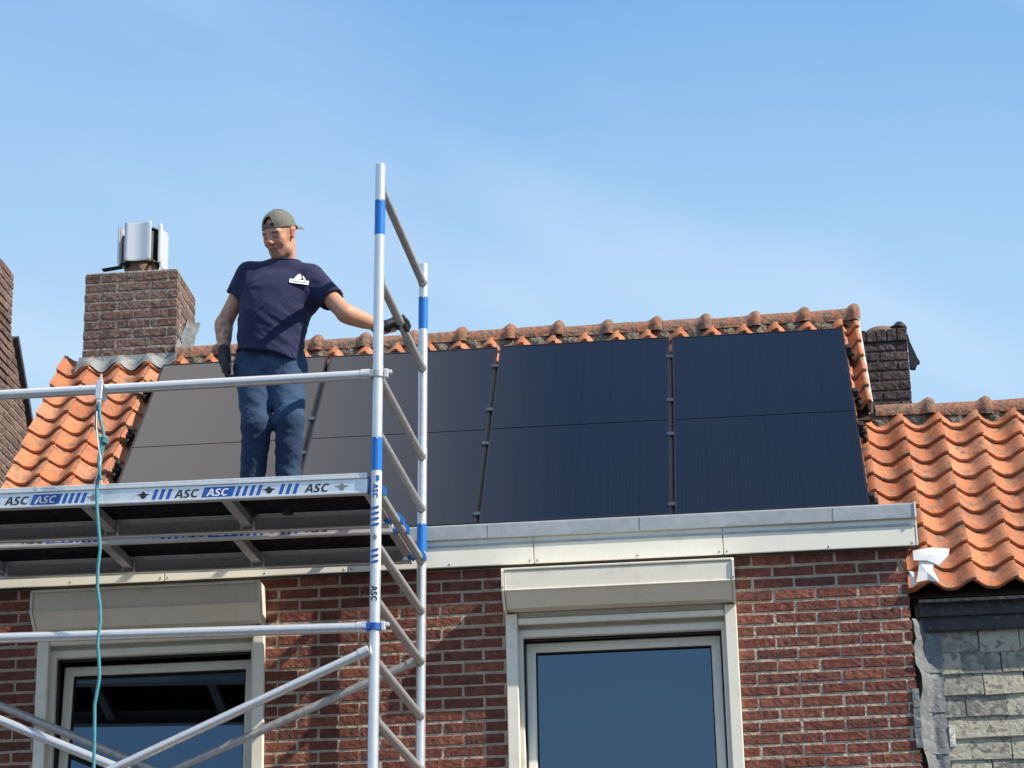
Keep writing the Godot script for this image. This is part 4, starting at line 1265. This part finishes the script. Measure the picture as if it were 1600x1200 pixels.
	var face := func(w: Vector3) -> Color:
		var c := lin(201, 150, 124)
		var n := 0.5 + 0.5 * nzf.get_noise_3dv(w)
		if w.z > 0.0: c = c.lerp(lin(196, 122, 104), 0.5 * smoothstep(0.03, 0.0, Vector2(absf(w.x) - 0.04, w.y + 0.025).length()) + 0.4 * smoothstep(0.02, 0.0, Vector2(w.x, w.y + 0.022).length()))
		var beard := smoothstep(-0.045, -0.06, w.y) * smoothstep(-0.01, 0.01, w.z) * smoothstep(-0.14, -0.12, w.y)
		c = c.lerp(lin(134, 108, 98), beard * (0.25 + 0.3 * n))
		if w.z > 0.06 and absf(w.x) < 0.023 and absf(w.y + 0.0655) < 0.009: c = lin(168, 98, 90)
		if w.z > 0.06 and absf(absf(w.x) - 0.033) < 0.02 and absf(w.y - 0.024 + 0.15 * absf(absf(w.x) - 0.03)) < 0.005: c = c.lerp(lin(84, 62, 52), 0.8)
		if w.z > 0.06 and absf(absf(w.x) - 0.031) < 0.014 and absf(w.y + 0.003) < 0.0022: c = lin(52, 38, 34)
		if w.z < 0.03 and absf(w.x) > 0.055 and w.y > -0.005: c = c.lerp(lin(112, 92, 80), 0.55 * (0.4 + n))
		if absf(w.x) > 0.078: c = lin(206, 132, 112)
		return c
	net(Hd, Vector3(-0.115, -0.2, -0.13), Vector3(0.115, 0.13, 0.13), 0.0042, hx, body, null, face)
	var sk := mat(Color.WHITE, 0.55)
	sk.vertex_color_use_as_albedo = true
	sk.subsurf_scatter_enabled = true; sk.subsurf_scatter_strength = 0.15
	part(me, "body", solid(body), sk)
	# ---- T-shirt
	var T := []
	var fn := FastNoiseLite.new(); fn.seed = 21; fn.frequency = 1.0; fn.fractal_octaves = 2
	var hem := [L.call(-2.32, 5.905, 0.95), Vector3(-0.24, -1, 0.0).normalized()]
	T.append(cap(L.call(-2.37, 6.275, 0.94), L.call(-2.15, 6.265, 0.94), 0.112, 0.112, 0.06, Vector3(1, 1, 1.08)))
	T.append(cap(L.call(-2.30, 6.12, 0.95), L.call(-2.265, 6.22, 0.95), 0.166, 0.165, 0.06, Vector3(1, 1, 1.2)))
	T.append(cap(L.call(-2.325, 5.82, 0.95), L.call(-2.305, 6.12, 0.96), 0.176, 0.17, 0.06, Vector3(1, 1, 1.15), [hem]))
	T.append(cap(L.call(-2.425, 6.39, 0.93), L.call(-2.255, 6.42, 0.918), 0.062, 0.064, 0.06))
	T.append(cap(L.call(-2.115, 6.355, 0.94), L.call(-2.245, 6.415, 0.918), 0.062, 0.064, 0.06))
	var dr := (elr - shr).normalized(); var dl := (ell - shl).normalized()
	T.append(cap(shr, elr, 0.068, 0.066, 0.045, Vector3.ONE, [[shr.lerp(elr, 0.45), dr]]))
	T.append(cap(shl, ell, 0.07, 0.068, 0.045, Vector3.ONE, [[shl.lerp(ell, 0.6), dl]]))
	# neck opening
	T.append(cap(nk + Vector3(0.008, 0.14, 0.055), nk + Vector3(0.012, 0.034, 0.008), 0.07, 0.06, 0.006, Vector3.ONE, [], 1))
	for q in [[shr, elr, 0.40], [shl, ell, 0.55]]:   # hollow sleeve ends
		T.append(cap(q[0].lerp(q[1], q[2]), q[0].lerp(q[1], 0.8), 0.053, 0.053, 0.006, Vector3.ONE, [], 1))
	T.append(cap(L.call(-2.325, 5.72, 0.95), L.call(-2.318, 5.85, 0.95), 0.16, 0.155, 0.006, Vector3(1, 1, 1.15), [], 1))
	var sfold := func(w: Vector3) -> float:
		var y := w.y
		var low := smoothstep(1.22, 0.95, y)
		var d := fn.get_noise_3d((w.x * 0.75 + w.y * 1.0) * 16.0, (w.x - w.y * 0.6) * 4.0, w.z * 4.0) * (0.002 + 0.006 * low)
		d += fn.get_noise_3d((w.y - w.x * 0.5) * 30.0, w.x * 6.0, 4.0 + w.z * 5.0) * (0.001 + 0.0025 * low)
		# creases that run in from the armpits
		for q in [[Vector3(0.19, 1.19, 0), 1.0], [Vector3(-0.12, 1.2, 0), -1.0]]:
			var r: Vector3 = w - q[0]
			var l := Vector2(r.x, r.y).length()
			d += 0.0035 * exp(-l * 9.0) * smoothstep(0.0, 0.06, l) * sin(atan2(r.y, r.x * q[1]) * 7.0 + 1.0)
		return d
	var shirt := fresh()
	net(T, Vector3(-0.36, 0.78, -0.24), Vector3(0.46, 1.45, 0.26), 0.0095, Transform3D.IDENTITY, shirt, sfold)
	var cl := tmat(stain_tex(1010, c8(27, 35, 72), c8(24, 31, 66), c8(32, 40, 80), 0.6, 0.03, 0.05), 4.0, 0.9, bump_tex(31, 0.2, 1.0), 0.25)
	cl.rim_enabled = true; cl.rim = 0.06
	var ts := part(me, "t_shirt", solid(shirt), cl)
	# neckline band
	var rib := MB.new()
	var ring := []
	var ax := Vector3(0, 0.095, 0.049).normalized(); var ao := nk + Vector3(0.008, 0.02, 0.0)
	var au := Vector3.RIGHT; var av := ax.cross(au)
	var bins := []
	for i in 32: bins.append([])
	for v in shirt.v:
		var q: Vector3 = v - ao
		var h := q.dot(ax); var fl2 := q - ax * h
		if fl2.length() > 0.056 and fl2.length() < 0.078 and h > -0.06 and h < 0.09:
			bins[int(fposmod(atan2(fl2.dot(av), fl2.dot(au)), TAU) / TAU * 32.0) % 32].append(h)
	var hs := []
	for i in 32:
		var m := -0.02
		for h in bins[i]: m = maxf(m, h)
		hs.append(m)
	for i in 33:
		var t := TAU * (i % 32 + 0.5) / 32.0
		var m := 0.0
		for k in range(-2, 3): m += hs[(i + k + 32) % 32] / 5.0
		ring.append(ao + ax * (m - 0.002) + (au * cos(t) + av * sin(t)) * 0.066)
	rib.path(ring, 0.0095, 8)
	part(ts, "neckband", rib, cl)
	# emblem on the chest: a white peak over a bar, laid on the cloth
	var F := func(x: float, y: float) -> Vector3:
		# the outermost cloth point in front of (x, y)
		var best := -1.0
		var sum := 0.0; var cnt := 0.0
		for i in shirt.v.size():
			var v: Vector3 = shirt.v[i]
			var dd := Vector2(v.x - x, v.y - y).length_squared()
			if dd < 0.0004 and v.z > 0.0:
				var w := exp(-dd / 0.00008); sum += v.z * w; cnt += w
		return Vector3(x, y, (sum / maxf(cnt, 1e-9)))
	var ctr: Vector3 = L.call(-2.148, 6.293, 0.95)
	var z00: Vector3 = F.call(ctr.x - 0.035, ctr.y); var z10: Vector3 = F.call(ctr.x + 0.035, ctr.y); var z01: Vector3 = F.call(ctr.x, ctr.y + 0.03); var z02: Vector3 = F.call(ctr.x, ctr.y - 0.03)
	var mid: Vector3 = F.call(ctr.x, ctr.y)
	var ex := (z10 - z00).normalized(); var ey := (z01 - z02); ey = (ey - ex * ey.dot(ex)).normalized()
	var lx := Transform3D(Basis(ex, ey, ex.cross(ey)), mid + ex.cross(ey) * 0.009)
	lx.basis = lx.basis.rotated(lx.basis.z, -0.13)
	var emb := func(pts: Array, dz: float, m: Material, called: String):
		var b := MB.new()
		var pp := PackedVector2Array()
		for q in pts: pp.append(q)
		b.prism(pp, lx.translated_local(Vector3(0, 0, dz)), 0.002)
		part(ts, called, b, m)
	emb.call([Vector2(-0.05, -0.026), Vector2(0.05, -0.026), Vector2(0.05, 0.0), Vector2(-0.05, 0.0)], 0.0, M.white, "emblem_bar")
	emb.call([Vector2(-0.03, 0.003), Vector2(0.004, 0.003), Vector2(0.012, 0.012), Vector2(0.003, 0.036), Vector2(-0.004, 0.038), Vector2(-0.01, 0.034)], 0.0, M.white, "emblem_peak")
	emb.call([Vector2(0.022, 0.003), Vector2(0.033, 0.003), Vector2(0.02, 0.026), Vector2(0.013, 0.028)], 0.0, M.white, "emblem_peak")
	emb.call([Vector2(-0.041, -0.016), Vector2(0.038, -0.016), Vector2(0.038, -0.0125), Vector2(-0.041, -0.0125)], 0.0014, M.greyink, "emblem_line")
	# ---- jeans
	var J := []
	var waist := [L.call(-2.31, 5.985, 0.95), Vector3(0, 1, 0)]
	J.append(cap(L.call(-2.38, 5.93, 0.93), L.call(-2.26, 5.92, 0.93), 0.118, 0.118, 0.05, Vector3(1, 1, 1.05), [waist]))
	J.append(cap(L.call(-2.385, 5.85, 0.92), L.call(-2.25, 5.85, 0.92), 0.118, 0.118, 0.05))
	for q in [[hipr, knr, anr], [hipl, knl, anl]]:
		J.append(cap(q[0], q[1], 0.1, 0.074, 0.035)); J.append(cap(q[1], q[2] + Vector3(0, 0.0, 0), 0.074, 0.062, 0.03, Vector3.ONE, [[q[2] + Vector3(0, -0.035, 0), Vector3(0, -1, 0)]]))
	var jfold := func(w: Vector3) -> float:
		var d := fn.get_noise_3d(w.x * 6.0, w.y * 14.0 + w.x * 8.0, w.z * 6.0) * 0.006
		d += fn.get_noise_3d(w.x * 9.0, w.y * 34.0 - w.x * 16.0, w.z * 9.0 + 7.0) * 0.0045 * (smoothstep(0.3, 0.1, absf(w.y - 0.42)) + smoothstep(0.2, 0.05, absf(w.y - 0.05)) + 0.6 * smoothstep(0.15, 0.05, absf(w.y - 0.76)))
		d += 0.007 * smoothstep(0.012, 0.0, absf(w.x + 0.0)) * smoothstep(0.72, 0.8, w.y)
		return d
	var jeans := fresh()
	net(J, Vector3(-0.3, 0.0, -0.22), Vector3(0.28, 0.95, 0.28), 0.0105, Transform3D.IDENTITY, jeans, jfold)
	var jm := tmat(stain_tex(1030, c8(36, 56, 86), c8(47, 73, 105), c8(84, 118, 148), 0.64, 0.008, 0.01, 0.4, 0.05), 0.9, 0.9, bump_tex(33, 0.25, 1.2), 0.4)
	var jn := part(me, "jeans", solid(jeans), jm)
	var pk := MB.new()
	for q in [[L.call(-2.43, 5.93, 1.06), L.call(-2.47, 5.87, 1.01)], [L.call(-2.2, 5.93, 1.06), L.call(-2.155, 5.865, 1.0)]]:
		pk.path([q[0], q[0].lerp(q[1], 0.5) + Vector3(0, -0.012, 0.012), q[1]], 0.0035, 6)
	part(jn, "pocket_seam", pk, jm)
	# ---- boots
	var bt := mat(c8(46, 42, 40), 0.7)
	for q in [anr, anl]:
		var b := fresh()
		var B := [cap(q + Vector3(0, 0.02, 0), q + Vector3(0, -0.035, 0), 0.05, 0.046, 0.02), cap(q + Vector3(0, -0.04, -0.03), q + Vector3(0, -0.045, 0.14), 0.042, 0.036, 0.03, Vector3(1, 1, 1), [[Vector3(0, 0.0, 0), Vector3(0, -1, 0)]])]
		net(B, q + Vector3(-0.08, -0.1, -0.1), q + Vector3(0.08, 0.09, 0.2), 0.009, Transform3D.IDENTITY, b)
		part(me, "boot", solid(b), bt)
	# ---- gloves: palm, four fingers, thumb
	var gm := tmat(stain_tex(1050, c8(52, 50, 58), c8(44, 43, 52), c8(66, 63, 70), 0.6, 0.04, 0.06), 6.0, 0.8, bump_tex(35, 0.15, 2.0), 0.5)
	var gd := mat(c8(24, 26, 40), 0.55)
	var gl := fresh()
	var G := []
	var d0 := Vector3(0.12, -0.97, 0.12).normalized()
	var pc := wrr + d0 * 0.03
	G.append(cap(wrr - d0 * 0.03, wrr + d0 * 0.03, 0.033, 0.032, 0.015))
	G.append(cap(pc + Vector3(0.004, 0, -0.022), pc + d0 * 0.055 + Vector3(0.006, 0, -0.026), 0.018, 0.017, 0.02)); G.append(cap(pc + Vector3(0.004, 0, 0.02), pc + d0 * 0.06 + Vector3(0.006, 0, 0.028), 0.019, 0.017, 0.02))
	G.append(cap(pc, pc + d0 * 0.058, 0.021, 0.02, 0.02))
	for i in 4:
		var z := (i - 1.5) * 0.0205
		var k0: Vector3 = pc + d0 * (0.062 - 0.004 * absf(i - 2)) + Vector3(0.004, 0, z)
		var k1: Vector3 = k0 + Vector3(0.008, -0.040 + 0.006 * absf(i - 2), 0.002); var k2: Vector3 = k1 + Vector3(0.024, -0.018, 0); var k3: Vector3 = k2 + Vector3(0.018, 0.010, 0)
		G.append(cap(k0, k1, 0.0108, 0.0102, 0.006)); G.append(cap(k1, k2, 0.0102, 0.0098, 0.004)); G.append(cap(k2, k3, 0.0098, 0.009, 0.004))
	var t0 := pc + Vector3(0.006, 0.0, 0.03)
	G.append(cap(t0, t0 + Vector3(0.014, -0.034, 0.016), 0.0135, 0.012, 0.012)); G.append(cap(t0 + Vector3(0.014, -0.034, 0.016), t0 + Vector3(0.022, -0.066, 0.01), 0.012, 0.0105, 0.005))
	net(G, wrr + Vector3(-0.07, -0.2, -0.09), wrr + Vector3(0.12, 0.07, 0.1), 0.0042, Transform3D.IDENTITY, gl)
	part(me, "glove", solid(gl), gm)
	var g2 := fresh()
	G = []
	var rc: Vector3 = L.call(-1.6395, 6.086, 0.87)     # rung centre
	G.append(cap(wrl + Vector3(-0.035, 0.004, 0.01), wrl + Vector3(0.01, 0.004, 0), 0.036, 0.034, 0.015))
	G.append(cap(wrl + Vector3(0.015, 0.01, -0.002), rc + Vector3(-0.028, 0.028, 0.024), 0.024, 0.019, 0.02)); G.append(cap(wrl + Vector3(0.015, 0.01, -0.002), rc + Vector3(-0.028, 0.028, -0.022), 0.022, 0.018, 0.02))
	for i in 4:
		var z := (i - 1.5) * 0.0215
		var R := 0.0345
		var pts := []
		for an in [138.0, 70.0, 8.0, -52.0]: pts.append(rc + Vector3(cos(deg_to_rad(an)) * R, sin(deg_to_rad(an)) * R, z + 0.002 * i))
		if i == 0: pts[3] = rc + Vector3(cos(deg_to_rad(-36.0)) * R, sin(deg_to_rad(-36.0)) * R, z)
		for j in 3: G.append(cap(pts[j], pts[j + 1], 0.0112 - 0.0005 * j, 0.0107 - 0.0005 * j, 0.004))
	G.append(cap(wrl + Vector3(0.02, -0.008, 0.02), rc + Vector3(-0.034, -0.012, 0.048), 0.015, 0.0125, 0.012))
	G.append(cap(rc + Vector3(-0.034, -0.012, 0.048), rc + Vector3(-0.008, -0.036, 0.046), 0.0125, 0.0105, 0.005))
	net(G, rc + Vector3(-0.16, -0.09, -0.09), rc + Vector3(0.07, 0.1, 0.1), 0.0042, Transform3D.IDENTITY, g2)
	part(me, "glove", solid(g2), gd)
	# ---- cap, worn back to front: dome, strap and its arched gap over the forehead, peak behind
	var cm := tmat(stain_tex(1070, c8(118, 118, 111), c8(106, 106, 100), c8(132, 132, 125), 0.62, 0.03, 0.05), 5.0, 0.92, bump_tex(37, 0.2, 1.2), 0.4)
	var capn := Node3D.new()
	named(capn, "cap", me)
	capn.transform = hx
	var dome := MB.new()
	var rim := func(az: float) -> float: return 0.045 + 0.012 * cos(az) - 0.012 * absf(sin(az))   # az 0 = over the face
	var dp := func(az: float, f: float, o: float) -> Vector3:
		var y0: float = rim.call(az)
		var top := 0.132
		var y := lerpf(y0, top, sin(f * PI / 2))
		var q := pow(maxf(0.0, 1.0 - pow(maxf(y - 0.035, 0.0) / (top - 0.035), 2.3)), 0.5)
		var crease := 0.002 * absf(cos(az * 3.0)) * (1.0 - f)
		return Vector3(sin(az) * (0.0845 + o - crease) * q, y + o * f, -0.012 + cos(az) * (0.1035 + o - crease) * q)
	var NA := 64; var NF := 14
	for lay_ in 2:
		var o := 0.0 if lay_ == 0 else -0.003
		for i in NA:
			for j in NF:
				var a0 := TAU * i / NA - PI; var a1 := TAU * (i + 1) / NA - PI
				var am := absf((a0 + a1) / 2)
				var hole := am < 0.40 and j >= 2 and (j - 2) < 4.4 * sqrt(maxf(0.0, 1.0 - pow(am / 0.40, 2.0)))
				if hole: continue
				var f0 := float(j) / NF; var f1 := float(j + 1) / NF
				var p := [dp.call(a0, f0, o), dp.call(a1, f0, o), dp.call(a1, f1, o), dp.call(a0, f1, o)]
				var ce := Vector3(0, 0.04, -0.012)
				var nn := []
				for q in p: nn.append(((q - ce) * Vector3(1.0, 1.0, 0.75)).normalized() * (1.0 if lay_ == 0 else -1.0))
				if lay_ == 0:
					dome.trin(p[0], p[1], p[2], nn[0], nn[1], nn[2]); dome.trin(p[0], p[2], p[3], nn[0], nn[2], nn[3])
				else:
					dome.trin(p[0], p[2], p[1], nn[0], nn[2], nn[1]); dome.trin(p[0], p[3], p[2], nn[0], nn[3], nn[2])
	part(capn, "dome", dome, cm)
	var edge := MB.new()
	var loop := []
	for i in 41:
		var t := PI * i / 40.0
		var az := -0.42 + 0.84 * i / 40.0
		var fr := (2.0 + 4.6 * sqrt(maxf(0.0, 1.0 - pow(az / 0.42, 2.0)))) / NF
		loop.append(dp.call(az, fr, 0.001))
	edge.path(loop, 0.0022, 6)
	var rl := []
	for i in 49: rl.append(dp.call(TAU * i / 48.0 - PI, 0.0, 0.0005))
	edge.path(rl, 0.0022, 6)
	for k in 6:
		var seam := []
		for j in 10: seam.append(dp.call(TAU * k / 6.0 + PI / 6 - PI, 0.5 + 0.05 * j, 0.0004))
		edge.path(seam, 0.0012, 5)
	part(capn, "piping", edge, cm)
	var btn := MB.new()
	btn.lathe(PackedVector2Array([Vector2(0.008, 0.0), Vector2(0.007, 0.004), Vector2(0.0001, 0.006)]), Vector3(0, 0.131, -0.012), 10)
	part(capn, "button", btn, cm)
	var peak := []
	var under := []
	for e in 6:
		var row := PackedVector3Array(); var row2 := PackedVector3Array()
		for i in 17:
			var s := (i / 16.0) * 2.0 - 1.0
			var az := PI + s * 0.95
			var basep: Vector3 = dp.call(az, 0.02, 0.0)
			var out := Vector3(sin(az), 0, cos(az)).lerp(Vector3(0, 0, -1), 0.6).normalized()
			var reach := 0.075 * sqrt(maxf(0.02, 1.0 - s * s * 0.98)) * (e / 5.0)
			var p := basep + out * reach + Vector3(0, -0.45 * reach - 0.022 * s * s * (e / 5.0), 0)
			row.append(p); row2.append(p + Vector3(0, -0.003, 0))
		peak.append(row); under.append(row2)
	var pm := MB.new()
	pm.grid(peak); pm.grid(under, false, true)
	for i in 16: pm.quad(under[5][i], under[5][i + 1], peak[5][i + 1], peak[5][i])
	part(capn, "peak", pm, cm)
	var bk := MB.new()
	bk.cham(dp.call(0.36, 0.11, 0.004), Vector3(0.014, 0.016, 0.005), 0.001, Basis(Vector3.UP, 0.4))
	part(capn, "buckle", bk, M.ink)

func build_small_things():
	# clamp on the guardrail and the rope tied to it
	var c := thing("rail_clamp", "silver clamp hooked over guardrail where the rope is tied", "clamp", Vector3(-3.045, 5.57, 1.53))
	var b := MB.new()
	b.cham(Vector3(0, 0.0, 0.034), Vector3(0.034, 0.10, 0.012), 0.004, Basis(Vector3.BACK, -0.06))
	b.cham(Vector3(0, 0.036, 0.0), Vector3(0.034, 0.014, 0.07), 0.004)
	b.cham(Vector3(0, 0.0, -0.034), Vector3(0.034, 0.075, 0.01), 0.003)
	part(c, "bracket", b, M.alu)
	var s := MB.new()
	s.tube(Vector3(0.003, 0.045, 0.02), Vector3(0.006, 0.085, 0.026), 0.011, 0.005, 10)
	part(c, "bolt", s, M.steel)
	var st := MB.new()
	st.cham(Vector3(0.0, -0.09, 0.034), Vector3(0.022, 0.1, 0.008), 0.003)
	part(c, "tongue", st, M.steel)
	var r := thing("rope", "turquoise rope knotted below the guardrail clamp and hanging to the ground", "rope")
	var z := 1.577
	var main := [Vector3(-3.04, 5.50, z), Vector3(-3.033, 5.42, z), Vector3(-3.012, 5.34, z), Vector3(-3.005, 5.30, z + 0.004), Vector3(-3.02, 5.22, z), Vector3(-3.026, 5.14, z), Vector3(-3.036, 5.06, z), Vector3(-3.035, 4.95, z), Vector3(-3.03, 4.84, z), Vector3(-3.027, 4.76, z), Vector3(-3.042, 4.66, z), Vector3(-3.046, 4.57, z), Vector3(-3.032, 4.48, z), Vector3(-3.026, 4.40, z), Vector3(-3.036, 4.30, z + 0.004), Vector3(-3.026, 4.2, z), Vector3(-3.022, 4.12, z), Vector3(-3.04, 4.0, z), Vector3(-3.036, 3.86, z), Vector3(-3.034, 3.7, z)]
	for i in 18: main.append(Vector3(-3.034 + 0.02 * sin(i * 1.1), 3.5 - i * 0.2, z))
	var cv := Curve3D.new()
	for i in main.size(): main[i].x += 0.032 * smoothstep(5.1, 4.5, main[i].y)
	for i in main.size():
		var t: Vector3 = (main[mini(i + 1, main.size() - 1)] - main[maxi(i - 1, 0)]) / 6.0
		cv.add_point(main[i], -t, t)
	var pts := []
	var n := int(cv.get_baked_length() / 0.014)
	for i in n + 1: pts.append(cv.sample_baked(cv.get_baked_length() * i / n))
	var ln := MB.new()
	ln.path(pts, 0.0084, 10)
	part(r, "line", ln, M.rope)
	var l := MB.new()
	l.path([Vector3(-3.05, 5.49, z - 0.01), Vector3(-3.052, 5.4, z - 0.008), Vector3(-3.04, 5.33, z), Vector3(-3.012, 5.296, z + 0.014), Vector3(-2.998, 5.302, z + 0.012), Vector3(-3.004, 5.315, z)], 0.0075, 7)
	l.path([Vector3(-3.016, 5.286, z + 0.012), Vector3(-3.028, 5.2, z + 0.014), Vector3(-3.02, 5.13, z + 0.012), Vector3(-3.012, 5.10, z + 0.014)], 0.0068, 7)
	part(r, "loose_end", l, M.rope)
	var k := MB.new()
	for e in 3:
		var ring := []
		for i in 17: ring.append(Vector3(-3.008 + cos(TAU * i / 16.0) * 0.014, 5.298 + (e - 1) * 0.011 + 0.004 * sin(TAU * i / 16.0), z + 0.004 + sin(TAU * i / 16.0) * 0.014))
		k.path(ring, 0.0068, 7)
	part(r, "knot", k, M.rope)
	var w := thing("twine", "pale twine looped round the turquoise rope at deck height", "twine")
	var wm := MB.new()
	wm.path([Vector3(-3.046, 5.45, z + 0.012), Vector3(-3.043, 5.36, z + 0.016), Vector3(-3.03, 5.27, z + 0.018), Vector3(-3.016, 5.2, z + 0.016), Vector3(-3.03, 5.13, z + 0.012), Vector3(-3.05, 5.075, z + 0.004)], 0.0032, 6)
	wm.path([Vector3(-3.03, 5.16, z + 0.014), Vector3(-3.016, 5.11, z + 0.014), Vector3(-3.008, 5.075, z + 0.006)], 0.0032, 6)
	part(w, "cord", wm, M.white)
	# white flashing scraps at the gutter end
	var f := thing("flashing_scrap", "crumpled white flashing tucked under the gutter end above roof tiles", "flashing")
	var shapes := [[[Vector2(0, 0), Vector2(0.085, 0.008), Vector2(0.168, 0.0), Vector2(0.158, -0.04), Vector2(0.112, -0.088), Vector2(0.058, -0.062), Vector2(0.0, -0.055)], Vector3(0.958, 4.982, 0.0), 0.35], [[Vector2(0.022, 0), Vector2(0.095, -0.004), Vector2(0.082, -0.045), Vector2(0.104, -0.112), Vector2(0.052, -0.094), Vector2(0.0, -0.108), Vector2(0.014, -0.05)], Vector3(0.96, 4.915, 0.016), 0.22], [[Vector2(0, 0), Vector2(0.028, -0.012), Vector2(0.022, -0.04), Vector2(0.03, -0.068), Vector2(0.004, -0.076)], Vector3(0.93, 4.872, 0.006), 0.1]]
	for q in shapes:
		# a folded sheet: the outline fanned from a raised middle
		var c0 := Vector2.ZERO
		for p in q[0]: c0 += p / q[0].size()
		var m := MB.new()
		var at := Transform3D(Basis(Vector3.RIGHT, -q[2]).scaled(Vector3.ONE * 1.15), q[1])
		for i in q[0].size():
			var a: Vector2 = q[0][i]; var d: Vector2 = q[0][(i + 1) % q[0].size()]
			var za: float = 0.006 * (i % 2); var zd: float = 0.006 * ((i + 1) % q[0].size() % 2)
			m.tri(at * Vector3(c0.x, c0.y, 0.012), at * Vector3(d.x, d.y, zd), at * Vector3(a.x, a.y, za))
			m.tri(at * Vector3(c0.x, c0.y, 0.008), at * Vector3(a.x, a.y, za - 0.004), at * Vector3(d.x, d.y, zd - 0.004))
			m.quad(at * Vector3(a.x, a.y, za), at * Vector3(d.x, d.y, zd), at * Vector3(d.x, d.y, zd - 0.004), at * Vector3(a.x, a.y, za - 0.004))
		part(f, "sheet", m, M.white)
